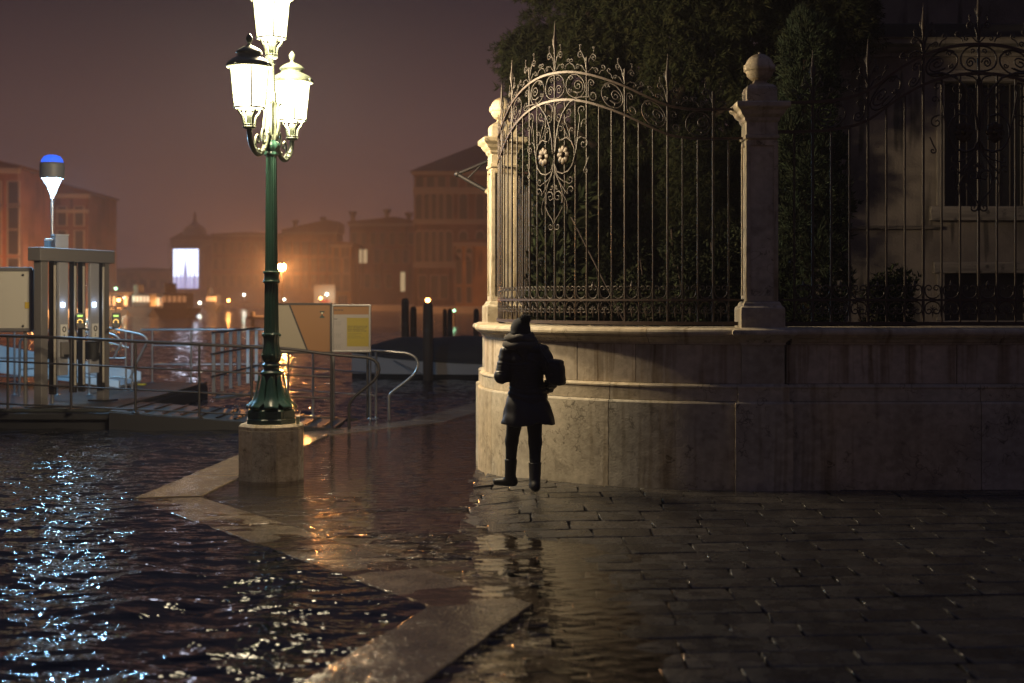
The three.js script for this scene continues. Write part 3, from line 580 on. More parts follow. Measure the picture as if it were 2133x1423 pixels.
// ---------------------------------------------------------------- lantern post
const LAMP = [1.0, 0.79, 0.49];
{
  const lx = -2.405, lz = -14.21;
  const pl = thing('lamp_plinth', 'octagonal pale stone plinth under the green lantern post', 'plinth', [lx, 0, lz]);
  const oct = pts => { const g = plain(new THREE.LatheGeometry(pts.map(p => new THREE.Vector2(...p)), 8)); g.computeVertexNormals(); g.rotateY(0.315); return boxUV(g); };
  part('core', oct([[0.0, -0.4], [0.30, -0.4], [0.30, 0.50], [0.0, 0.50]]), M.mortar, pl);
  part('cap', oct([[0.0, 0.50], [0.324, 0.501], [0.324, 0.532], [0.304, 0.556], [0.0, 0.558]]), M.plinth, pl);
  for (let k = 0; k < 8; k++) {                            // eight upright slabs round the core
    const f = 0.326 * Math.cos(Math.PI / 8), w = 2 * 0.326 * Math.sin(Math.PI / 8), g = extr([[-w / 2 + 0.0025, -0.4], [w / 2 - 0.0025, -0.4], [w / 2 - 0.0025, 0.498], [-w / 2 + 0.0025, 0.498]], 0.03, 0.004); g.translate(0, 0, f - 0.015); g.rotateY(0.315 + Math.PI / 8 + k * Math.PI / 4);
    part('slab', boxUV(g, 1, k * 0.7, k * 0.4), M.plinth, pl);
  }

  const o = thing('lantern_post', 'green cast-iron post with three glowing lanterns on a stone plinth', 'street lamp', [lx, 0, lz]);
  const octg = pts => { const g = plain(new THREE.LatheGeometry(pts.map(p => new THREE.Vector2(...p)), 8)); g.computeVertexNormals(); g.rotateY(Math.PI / 8 + 0.16); return g; };
  const base = part('base_block', octg([[0.0, 0.558], [0.255, 0.559], [0.255, 0.60], [0.246, 0.61], [0.246, 0.685], [0.235, 0.70], [0.0, 0.705]]), M.lampGreen, o);
  for (let k = 0; k < 8; k++) { const a = k * Math.PI / 4 + 0.16 + Math.PI / 8, g = rbox(0.13, 0.06, 0.008, 0.003, 0, 0.648, 0.2275); g.rotateY(a - Math.PI / 8); part('panel', g, M.lampGreen, base); }
  part('bell', fluted([[0.20, 0.70], [0.19, 0.73], [0.155, 0.77], [0.130, 0.83], [0.112, 0.90], [0.100, 0.97], [0.094, 1.03], [0.098, 1.045]], 16, 0.07), M.lampGreen, o);
  for (let k = 0; k < 8; k++) {                            // acanthus leaves lapping over the bell
    const rows = [[0.195, 0.72, 0.02], [0.236, 0.712, 0.055], [0.222, 0.745, 0.075], [0.176, 0.78, 0.068], [0.148, 0.84, 0.055], [0.128, 0.92, 0.045], [0.112, 1.0, 0.03], [0.106, 1.035, 0.008]];
    const pos = [], idx = []; rows.forEach(([r, y, w], i) => { for (let j = -2; j <= 2; j++) { const f = j / 2; pos.push(f * w * (1 + 0.12 * Math.sin(i * 2.4)), y - 0.01 * Math.abs(f), r + 0.014 * (1 - f * f) + (j === 0 ? 0.006 : 0)); } });
    for (let i = 0; i < rows.length - 1; i++) for (let j = 0; j < 4; j++) { const a = i * 5 + j, b = a + 5; idx.push(a, a + 1, b, a + 1, b + 1, b); }
    const g = new THREE.BufferGeometry(); g.setAttribute('position', new THREE.Float32BufferAttribute(pos, 3)); g.setIndex(idx); g.computeVertexNormals(); g.rotateY(k * Math.PI / 4 + 0.16);
    part('leaf', g, M.lampGreen, o);
  }
  part('collar', lathe([[0.098, 1.04], [0.112, 1.05], [0.112, 1.066], [0.092, 1.075], [0.078, 1.09], [0.078, 1.115], [0.094, 1.125], [0.094, 1.14], [0.075, 1.15], [0.07, 1.165]], 24), M.lampGreen, o);
  part('cup', fluted([[0.07, 1.165], [0.088, 1.185], [0.102, 1.22], [0.098, 1.26], [0.086, 1.30], [0.078, 1.35], [0.078, 1.40], [0.088, 1.43], [0.092, 1.445], [0.08, 1.455]], 12, 0.10), M.lampGreen, o);
  for (const y of [1.435, 1.235]) for (let k = 0; k < 6; k++) { const a = k * Math.PI / 3 + 0.3, r = y > 1.3 ? 0.095 : 0.104; part('bead', ball(0.012, r * Math.cos(a), y, r * Math.sin(a), 7, 5, 1, 1.3, 1), M.lampGreen, o); }
  part('lower_shaft', fluted([[0.075, 1.45], [0.0745, 1.5], [0.071, 1.7], [0.068, 1.94], [0.068, 1.955]], 14, 0.14, 4, 1.46, 1.95), M.lampGreen, o);
  part('collar', lathe([[0.068, 1.952], [0.082, 1.957], [0.086, 1.968], [0.082, 1.98], [0.073, 1.986], [0.073, 2.04], [0.078, 2.05], [0.084, 2.06], [0.082, 2.07], [0.066, 2.076]], 24), M.lampGreen, o);
  part('upper_shaft', fluted([[0.064, 2.07], [0.063, 2.1], [0.060, 2.5], [0.056, 3.0], [0.054, 3.20], [0.054, 3.22]], 14, 0.14, 4, 2.08, 3.21), M.lampGreen, o);
  part('capital', fluted([[0.054, 3.22], [0.070, 3.23], [0.076, 3.245], [0.066, 3.262], [0.060, 3.275], [0.080, 3.29], [0.092, 3.32], [0.088, 3.345], [0.070, 3.365], [0.062, 3.38]], 9, 0.12), M.lampGreen, o);
  part('stem', fluted([[0.062, 3.38], [0.072, 3.42], [0.066, 3.50], [0.074, 3.56], [0.060, 3.64], [0.066, 3.72], [0.05, 3.80], [0.052, 3.85], [0.044, 3.87], [0.040, 3.95], [0.030, 4.08], [0.028, 4.13], [0.04, 4.14], [0.03, 4.155], [0.026, 4.19], [0.03, 4.2]], 10, 0.16), M.lampMetal, o);
  for (let k = 0; k < 6; k++) { const a = k * 1.05 + 0.4, c = Math.cos(a), s = Math.sin(a); part('leaf', pipe([V(0.06 * c, 3.42, 0.06 * s), V(0.085 * c, 3.52, 0.085 * s), V(0.070 * c, 3.66, 0.070 * s), V(0.095 * c, 3.76, 0.095 * s), V(0.11 * c, 3.74, 0.11 * s)], 0.016, 6, 3), M.lampMetal, o); }

  // one lantern, drawn with its foot ring at y = 0
  const glassMat = new THREE.MeshStandardMaterial({ color: rgb(0.8, 0.8, 0.78), roughness: 0.35, emissive: rgb(1, 0.86, 0.62), emissiveIntensity: 11 });
  function lantern(x, y, z, metal) {                        // y: lower rim of the glass
    const l = new THREE.Group(); l.name = 'lantern'; l.position.set(x, y, z); o.add(l);
    part('lamp_glass', lathe([[0.001, -0.012], [0.09, -0.008], [0.134, 0.004], [0.140, 0.02], [0.158, 0.2], [0.176, 0.375], [0.170, 0.39], [0.001, 0.392]], 24), glassMat, l);
    for (let k = 0; k < 4; k++) { const a = k * Math.PI / 2 + 1.25; part('rib', rod(V(0.142 * Math.cos(a), 0.0, 0.142 * Math.sin(a)), V(0.181 * Math.cos(a), 0.385, 0.181 * Math.sin(a)), 0.009, 0.009, 6), metal, l); }
    const tor = new THREE.TorusGeometry(0.143, 0.010, 8, 32); tor.rotateX(Math.PI / 2); part('rim', tor, metal, l);
    const roof = part('roof', lathe([[0.182, 0.375], [0.216, 0.385], [0.222, 0.40], [0.216, 0.425], [0.20, 0.44], [0.185, 0.455], [0.145, 0.478], [0.118, 0.49], [0.112, 0.52], [0.128, 0.528], [0.130, 0.538], [0.10, 0.565], [0.055, 0.59], [0.024, 0.60], [0.02, 0.61]], 28), metal, l);
    part('finial', lathe([[0.02, 0.605], [0.014, 0.625], [0.022, 0.632], [0.034, 0.655], [0.032, 0.68], [0.018, 0.705], [0.002, 0.72]], 12), metal, roof);
    for (let k = 0; k < 4; k++) { const a = k * Math.PI / 2 + 1.25 + Math.PI / 4; part('stud', ball(0.014, 0.22 * Math.cos(a), 0.412, 0.22 * Math.sin(a), 8, 6), metal, roof); }
    for (let k = 0; k < 4; k++) { const a = k * Math.PI / 2 + 0.9, c = Math.cos(a), s = Math.sin(a); part('strut', pipe([V(0.12 * c, -0.015, 0.12 * s), V(0.105 * c, -0.05, 0.105 * s), V(0.075 * c, -0.085, 0.075 * s), V(0.062 * c, -0.14, 0.062 * s), V(0.058 * c, -0.165, 0.058 * s)], 0.011, 6, 3), M.lampMetal, l); }
    part('foot_ring', lathe([[0.03, -0.205], [0.05, -0.20], [0.064, -0.19], [0.064, -0.178], [0.048, -0.172], [0.06, -0.165], [0.062, -0.158], [0.0, -0.155]], 20), M.lampMetal, l);
    part('socket', lathe([[0.0, -0.16], [0.022, -0.155], [0.026, -0.09], [0.03, -0.04], [0.0, -0.03]], 12), M.lampMetal, l);
    const p = new THREE.PointLight(rgb(...LAMP), 45, 0, 2); p.name = 'lantern_light'; p.position.set(0, 0.17, 0); p.castShadow = true; p.shadow.radius = 7; l.add(p);
    return l;
  }
  const A = [-0.131, 0.49], Bk = [0.130, -0.49];
  for (const [ax, az] of [A, Bk]) {
    lantern(ax, 3.64, az, M.lampMetal);
    const w = (f, y) => V(ax * f, y, az * f);
    const arm = part('arm', pipe([w(0.10, 3.62), w(0.17, 3.50), w(0.24, 3.36), w(0.40, 3.255), w(0.60, 3.215), w(0.80, 3.245), w(0.93, 3.32), w(0.99, 3.39), w(1, 3.44)], 0.026, 8, 4), M.lampMetal, o);
    part('curl', pipe([w(0.62, 3.235), w(0.72, 3.29), w(0.72, 3.36), w(0.64, 3.40), w(0.56, 3.37), w(0.57, 3.33), w(0.62, 3.33)], 0.012, 6, 4), M.lampMetal, arm);
    part('curl', pipe([w(0.30, 3.32), w(0.40, 3.36), w(0.44, 3.43), w(0.38, 3.48), w(0.32, 3.45), w(0.34, 3.41)], 0.012, 6, 4), M.lampMetal, arm);
    for (let k = 0; k < 9; k++) { const f = 0.12 + 0.09 * k, yy = table([[0.1, 3.62], [0.17, 3.5], [0.24, 3.36], [0.4, 3.255], [0.6, 3.215], [0.8, 3.245], [0.93, 3.32]], f); part('bud', ball(0.02, ax * f + rr(-0.02, 0.02), yy + rr(0.008, 0.026), az * f + rr(-0.01, 0.01), 7, 5), M.lampMetal, arm); }
  }
  lantern(0, 4.40, 0, M.lampMetal);
  part('stem_cap', lathe([[0.028, 4.19], [0.05, 4.195], [0.05, 4.205], [0.0, 4.21]], 16), M.lampMetal, o);

  const cup = thing('paper_cup', 'small pale drink cup with a straw left on the lamp plinth', 'cup', [PX(620.5, 14.1), 0.558, -14.1]);
  part('cup', lathe([[0.0, 0.0], [0.017, 0.0], [0.021, 0.075], [0.019, 0.076], [0.016, 0.006]], 16), mat(0.42, 0.46, 0.30, 0.5), cup);
  part('lid', lathe([[0.0, 0.082], [0.020, 0.080], [0.0235, 0.074]], 16), M.white, cup);
  part('straw', rod(V(0.004, 0.08, 0), V(0.026, 0.125, 0), 0.003, 0.003, 6), M.white, cup);
}

// ---------------------------------------------------------------- landing stage, gangway and ticket gate
const DECK = 0.27;
{
  const deck = thing('landing_stage', 'dark floating landing stage lit blue at its left end', 'pontoon', [0, 0, 0]);
  part('hull', rbox(6.2, 0.5, 6.3, 0.06, -8.65, -0.02, -22.85), M.hullDark, deck);
  part('deck', boxUV(box(6.16, 0.04, 6.26, -8.65, DECK - 0.02 + 0.002, -22.85)), M.deck, deck);
  part('rubbing_strip', rbox(6.3, 0.10, 0.06, 0.02, -8.65, 0.17, -19.66), M.rubber, deck);
  const ramp = thing('gangway_ramp', 'dark ramp leading from the landing stage down to the flooded quay', 'ramp', [0, 0, 0]);
  const q = [[-5.52, 0.262], [-2.45, 0.02], [-2.45, -0.05], [-5.52, 0.14]], g = extr(q, 1.66, 0.006); g.translate(0, 0, -20.35);
  part('plate', boxUV(g), M.deck, ramp);
  const q2 = [[-5.52, 0.245], [-2.3, 0.01], [-2.3, -0.22], [-5.52, -0.1]];
  for (const z of [-19.49, -21.21]) { const s = extr(q2, 0.05, 0.004); s.translate(0, 0, z); part('side_beam', s, M.hullDark, ramp); }
  for (let k = 0; k < 12; k++) { const x = lerp(-5.3, -2.6, k / 11); part('cleat', box(0.03, 0.014, 1.5, x, lerp(0.252, 0.038, k / 11) + 0.008, -20.35), M.steelDark, ramp); }
  const fl = thing('shade_flap', 'dark flap put in for the shade between landing stage and ramp', 'flap', [PX(505, 22.5), 0, -22.5]);  // dark flap added where the ramp plate only casts a shadow
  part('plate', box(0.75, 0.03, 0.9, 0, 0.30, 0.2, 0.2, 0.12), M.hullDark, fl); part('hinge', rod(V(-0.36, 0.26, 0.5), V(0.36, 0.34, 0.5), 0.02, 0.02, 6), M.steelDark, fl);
}
function handrail(name, label, pts, posts, rails, metal, group, r = 0.021) {   // pts: top rail; posts: [x, top, foot, z]
  const o = thing(name, label, 'railing', [0, 0, 0], 0, group);
  part('top_rail', pipe(pts.map(p => V(...p)), r, 8, 5), metal, o);
  for (const [x, t, f, z] of posts) { part('post', rod(V(x, f, z), V(x, t, z), r * 0.86, r * 0.86, 8), metal, o); part('foot', lathe([[0.05, 0], [0.05, 0.008], [0.02, 0.014], [0.02, 0.03]], 10, x, f, z), metal, o); }
  for (const [a, b, c] of rails) part('rail', c ? pipe([a, b, c].map(p => V(...p)), r * 0.62, 6, 5) : rod(V(...a), V(...b), r * 0.62, r * 0.62, 7), metal, o);
  return o;
}
{
  const G = 'pipe railings of the landing stage';
  const d = 19.52, y = (v, dd = d) => PY(v, dd), x = (u, dd = d) => PX(u, dd);
  const top = u => lerp(1.30, 1.118, clamp(u / 585)), foot = X => X < -5.52 ? DECK : lerp(0.262, 0.02, clamp((X + 5.52) / 3.07));
  const P = u => [x(u), u < 585 ? top(u) : lerp(1.118, 0.995, (u - 585) / 185), -d];
  const bend = [[689, 738.4], [745, 743.2], [772, 746.5], [786, 756], [790, 770], [782, 789], [758, 810], [735, 830], [728, 840], [727, 860], [727, 897]].map(([u, v]) => [x(u), y(v), -d]);
  handrail('pipe_railing', 'near pipe railing of the ramp ending in a bent handrail', [P(-60), P(100), P(300), P(480), P(600), ...bend],
    [16, 148, 282, 415, 524, 690].map(u => [x(u), P(u)[1], foot(x(u)), -d]),
    [0.33, 0.63, 0.90].map(f => [[x(-60), lerp(DECK, 1.30, 1 - f), -d], [x(690), lerp(0.06, 1.05, 1 - f), -d]]), M.steelDark, G);
  const d2 = 21.1, b2 = [[560, 706], [690, 722], [775, 730], [830, 734], [851, 737], [866, 746], [871, 760], [864, 777], [845, 795], [820, 814], [811, 823], [810, 840], [810, 880]].map(([u, v]) => [PX(u, d2), PY(v, d2), -d2]);
  handrail('pipe_railing', 'far pipe railing of the ramp ending in a bent handrail', b2, [[600, 711], [652, 717.5], [771, 729.6], [783, 730.5]].map(([u, v]) => [PX(u, d2), PY(v, d2), foot(PX(u, d2)), -d2]),
    [0.35, 0.68].map(f => [[PX(560, d2), lerp(PY(706, d2), foot(PX(560, d2)), f), -d2], [PX(783, d2), lerp(PY(730, d2), 0.05, f), -d2]]), M.steel, G);
  const d3 = 25.9, X3 = u => PX(u, d3), Y3 = v => PY(v, d3);
  handrail('pipe_railing', 'straight back railing of the landing stage over the canal', [[X3(293), Y3(687), -d3], [X3(400), Y3(686.5), -d3], [X3(560), Y3(686.5), -d3]],
    [[317], [398], [495], [548]].map(([u]) => [X3(u), Y3(687), DECK, -d3]), [720, 759].map(v => [[X3(317), Y3(v), -d3], [X3(560), Y3(v), -d3]]), M.steel, G);
  // railing of flat posts that leads away
  const o = thing('post_railing', 'railing of pale flat posts leading away across the landing stage', 'railing', [0, 0, 0], 0, G);
  const A = [-4.76, 22.6], B = [-4.70, 26.2];
  for (let k = 0; k < 6; k++) { const t = k / 5, dd = lerp(A[1], B[1], t), u = lerp(445, 534, t); part('post', rbox(0.055, 0.99, 0.03, 0.005, PX(u, dd), DECK + 0.495, -dd), k > 3 ? M.alu : M.paintGrey, o); part('foot', box(0.12, 0.012, 0.1, PX(u, dd), DECK + 0.008, -dd), M.steelDark, o); }
  for (const f of [1.0, 0.66, 0.3]) part('rail', rod(V(PX(440, 22.4), DECK + 0.99 * f, -22.4), V(PX(540, 26.4), DECK + 0.99 * f, -26.4), 0.018, 0.018, 7), M.steelDark, o);
  // bent handrails of the boarding bridge
  const d4 = 23.6, Q = (pts, dd) => pts.map(([u, v]) => [PX(u, dd), PY(v, dd), -dd]);
  handrail('pipe_railing', 'bluish bent handrail right of the ticket gate', Q([[160, 665], [228, 683], [262, 690], [294, 697], [303, 703], [306, 711], [300, 725], [285, 755], [271, 788]], d4), [[275, 692.5], [262, 690]].map(([u, v]) => [PX(u, d4), PY(v, d4), DECK, -d4]), [[...Q([[180, 702], [268, 724]], d4)]], M.steel, G);
  handrail('pipe_railing', 'short bent handrail seen between the ticket gate posts', Q([[0, 690], [60, 689], [150, 691], [232, 696], [243, 701], [250, 709], [252, 716], [246, 728], [238, 745]], d4 - 1), [[30, 690], [118, 690], [186, 693]].map(([u, v]) => [PX(u, d4 - 1), PY(v, d4 - 1), DECK, -d4 + 1]), [[...Q([[0, 746], [262, 746]], d4 - 1)], [...Q([[0, 784], [262, 786]], d4 - 1)]], M.steel, G);
  handrail('pipe_railing', 'low bent handrail left of the ticket gate', Q([[40, 826], [41, 740], [42, 712], [46, 706], [56, 704], [110, 704]], 21.6), [[85, 704]].map(([u, v]) => [PX(u, 21.6), PY(v, 21.6), DECK, -21.6]), [[...Q([[42, 770], [110, 764]], 21.6)]], M.steel, G);
  // boarding bridge
  const br = thing('boarding_bridge', 'pale aluminium boarding bridge sloping up behind the ticket gate', 'gangway', [0, 0, 0]);
  const L = PX(-40, 24.6), R = PX(272, 24.6), g = extr([[L, 0.62], [L, 0.88], [R, 0.42], [R, 0.30]], 0.06, 0.005); g.translate(0, 0, -23.9); part('side_plate', boxUV(g), M.alu, br);
  const g2 = extr([[L, 0.70], [L, 0.98], [R, 0.50], [R, 0.34]], 0.06, 0.005); g2.translate(0, 0, -25.3); part('side_plate', boxUV(g2), M.alu, br);
  const g3 = extr([[L, 0.66], [L, 0.70], [R, 0.34], [R, 0.30]], 1.32, 0.004); g3.translate(0, 0, -24.6); part('walkway', boxUV(g3), M.alu, br);
  for (const [u, w] of [[222, 0.22], [262, 0.16], [296, 0.14]]) tag(part('edge_marker', rbox(w, 0.03, 0.10, 0.012, PX(u, 25), DECK + 0.02, -25), M.yellow), ['yellow edge marker on the deck below the boarding bridge', 'small yellow edge marker beside the bent handrail', 'rightmost yellow edge marker on the deck'][[222, 262, 296].indexOf(u)], 'marker', 'yellow markers on the landing stage');
}
{
  // ticket gate: two posts, a beam, two reader columns
  const A = V(-6.61, DECK, -19.95), B = V(-6.13, DECK, -21.30), turn = Math.atan2(-(B.z - A.z), B.x - A.x), len = A.distanceTo(B);
  const o = thing('ticket_gate', 'grey metal ticket gate with validators under the blue lamp', 'ticket gate', [A.x, DECK, A.z], turn);   // local x runs from the near post to the far one
  const H = 2.06;
  for (const x of [0, len]) { part('post', rbox(0.15, H, 0.13, 0.012, x, H / 2, 0), M.paintGrey, o); part('foot', box(0.30, 0.016, 0.32, x, 0.01, 0), M.steelDark, o); }
  part('beam', rbox(len + 0.30, 0.19, 0.22, 0.012, len / 2, H + 0.092, 0), M.paintGrey, o);
  for (const x of [0.16, 0.62, 0.82, len - 0.14]) { part('strip', rbox(0.035, 1.72, 0.02, 0.004, x, 1.14, 0.11), mat(0.40, 0.36, 0.30, 0.5), o); part('upright', rbox(0.06, 1.9, 0.10, 0.01, x + 0.06, 1.12, 0.03), M.steelDark, o); }
  const scr = glow(0.55, 0.75, 1.0, 2.6), green = glow(0.42, 0.95, 0.03, 1.1), amber = glow(1.0, 0.55, 0.08, 2.2);
  [0.42, 1.15].forEach((x, k) => {
    const c = part('validator', rbox(0.21, 1.62, 0.05, 0.01, x, 1.24, 0.04), M.panelGrey, o);
    part('screen', rbox(0.095, 0.075, 0.012, 0.004, x - 0.03, 1.44, 0.072), scr, c);
    part('sticker', box(0.155, 0.20, 0.004, x, 1.06, 0.070), M.white, c);
    part('pictogram', new THREE.TorusGeometry(0.034, 0.008, 6, 16).translate(x, 1.09, 0.074), M.steelDark, c);
    part('arrow', extr([[0, -0.03], [0.012, -0.01], [0.004, -0.01], [0.004, 0.02], [-0.004, 0.02], [-0.004, -0.01], [-0.012, -0.01]], 0.004).translate(x, 1.0, 0.074), M.rubber, c);
    part('ticket_box', rbox(0.16, 0.22, 0.06, 0.01, x - 0.01, 0.80, 0.085), M.paintGrey, c);
    part('slot', box(0.10, 0.035, 0.012, x - 0.01, 0.715, 0.12), M.rubber, c);
    const l = new THREE.PointLight(rgb(0.6, 0.75, 1), 0.06, 0, 2); l.name = 'screen_light'; l.position.set(x - 0.03, 1.44, 0.11); l.shadow.radius = 2; l.castShadow = true; o.add(l);
  });
  [[168, 20.4], [242.5, 21.2]].forEach(([u, d], k) => {
    const r = thing('card_reader', k ? 'card reader with green display at the right ticket gate post' : 'card reader with green display between the gate validators', 'card reader', [PX(u, d), 0, -d], 0, 'card readers of the ticket gate');
    const m = d / FOCAL, yy = v => PY(v, d);
    const pts = []; for (let i = 0; i <= 14; i++) { const a = Math.PI + i / 14 * Math.PI; pts.push([0.058 * Math.cos(a), yy(680) + 0.05 * Math.sin(a) + 0.02]); } pts.push([0.058, yy(652)], [-0.058, yy(652)]);
    const b = part('case', extr(pts, 0.06, 0.01), M.paintGrey, r);
    part('display', rbox(0.078, 0.026, 0.01, 0.003, 0, yy(658), 0.032), green, b);
    for (let i = 0; i < 6; i++) { const a = rad(200 - i * 44) + 0.0, q = rad(lerp(190, -10, i / 5)); part('led_light', ball(0.0085, 0.036 * Math.cos(q), yy(669) - 0.012 + 0.036 * Math.sin(q), 0.032, 8, 6), amber, b); }
    part('arm', rod(V(0, yy(683), 0), V(k ? -0.14 : 0.12, yy(687), 0.02), 0.014, 0.014, 6), M.steelDark, r);
  });
  // bins hanging on the railing
  [[109, 20], [128, 22], [167, 20], [191, 30]].forEach(([u, w], k) => {
    const d = 21.0, s = d / FOCAL, b = thing('waste_bin', ['narrow black bin at the left of the ticket gate', 'black bin below the left ticket validator', 'narrow black bin between the ticket validators', 'wide black bin below the right ticket validator'][k], 'bin', [PX(u, d), PY(748 - 0, d), -d], 0, 'black bins below the ticket gate');
    const h = (748 - 712) * s, W = w * s; part('body', new THREE.CylinderGeometry(W * 0.72, W * 0.60, h, 4, 1).rotateY(Math.PI / 4).translate(0, h / 2, 0), M.rubber, b); part('rim', rbox(W * 1.1, 0.02, W * 1.1, 0.006, 0, h, 0), M.rubber, b);
    part('hook', rod(V(0, h, -W * 0.5), V(0, h + 0.1, -W * 0.5), 0.008, 0.008, 6), M.steelDark, b);
  });
  // framed notice board left of the gate
  const nb = thing('notice_board', 'blank pale notice board with a yellow tag left of the ticket gate', 'notice board', [PX(14, 20.1), 0, -20.1]);
  const s = 20.1 / FOCAL; part('panel', box(100 * s, 122 * s, 0.03, 0, PY(624, 20.1), 0), mat(0.50, 0.47, 0.40, 0.5), nb);
  part('frame', [rbox(106 * s, 0.06, 0.06, 0.01, 0, PY(561, 20.1), 0), rbox(106 * s, 0.05, 0.06, 0.01, 0, PY(687, 20.1), 0), rbox(0.06, 128 * s, 0.058, 0.01, 52 * s, PY(624, 20.1), 0), rbox(0.06, 128 * s, 0.058, 0.01, -52 * s, PY(624, 20.1), 0)], M.paintGrey, nb);
  part('tag', box(0.085, 0.09, 0.006, 45 * s, PY(636, 20.1), 0.02), mat(0.52, 0.36, 0.05, 0.6), nb);
  for (const v of [573, 679]) part('bolt', ball(0.018, 35 * s, PY(v, 20.1), 0.025, 8, 6), M.rubber, nb);
  part('leg', rod(V(-0.2, DECK, -0.04), V(-0.2, PY(690, 20.1), -0.04), 0.03, 0.03, 8), M.paintGrey, nb); part('leg', rod(V(0.25, DECK, -0.04), V(0.25, PY(690, 20.1), -0.04), 0.03, 0.03, 8), M.paintGrey, nb);
  // control box and blue lamp mast, standing on the beam's far side
  const d = 20.6, k = d / FOCAL, m = thing('signal_lamp', 'mast lamp with blue dome and glowing white cone above the ticket gate', 'lamp', [PX(108.5, d), 0, -d]);
  const y = v => PY(v, d);
  part('mast', rod(V(0, DECK, 0), V(0, y(413), 0), 0.024, 0.020, 10), M.steel, m);
  part('cap', lathe([[0.155, y(372)], [0.176, y(370)], [0.176, y(345)], [0.172, y(341)], [0.16, y(339)]], 28), mat(0.12, 0.13, 0.15, 0.5), m);
  part('dome_light', lathe([[0.16, y(340)], [0.15, y(333)], [0.115, y(326)], [0.06, y(323)], [0.001, y(322)]], 24), new THREE.MeshStandardMaterial({ color: rgb(0.03, 0.05, 0.3), roughness: 0.4, emissive: rgb(0.03, 0.14, 1.0), emissiveIntensity: 1.1 }), m);
  part('lamp_cone', lathe([[0.022, y(413)], [0.030, y(407)], [0.075, y(392)], [0.128, y(375)], [0.135, y(372.5)]], 24), glow(0.50, 0.72, 1.0, 7), m);
  for (let i = 0; i < 4; i++) { const a = i * Math.PI / 2 + 0.6; part('rib', rod(V(0.026 * Math.cos(a), y(411), 0.026 * Math.sin(a)), V(0.152 * Math.cos(a), y(371), 0.152 * Math.sin(a)), 0.011, 0.011, 6), M.steel, m); }
  const l = new THREE.PointLight(rgb(0.32, 0.66, 1.0), 55, 0, 2); l.name = 'mast_light'; l.position.set(0, y(381), 0); l.shadow.radius = 6; l.castShadow = true; m.add(l);
  const cb = thing('control_box', 'small grey control box on top of the ticket gate', 'box', [PX(124, 20.5), DECK + 2.25, -20.5], turn * 0.6);
  part('case', rbox(0.20, 0.19, 0.16, 0.008, 0, 0.095, 0), M.panelGrey, cb); part('lid', box(0.215, 0.012, 0.175, 0, 0.197, 0), M.alu, cb);
  const bx = thing('junction_box', 'little blue junction box beside the mast on the gate', 'box', [PX(99, 20.4), DECK + 2.25, -20.4]); part('case', rbox(0.07, 0.12, 0.10, 0.008, 0, 0.06, 0), mat(0.10, 0.22, 0.42, 0.45), bx); part('lid', rbox(0.09, 0.03, 0.11, 0.008, 0.02, 0.125, 0), M.alu, bx);
}
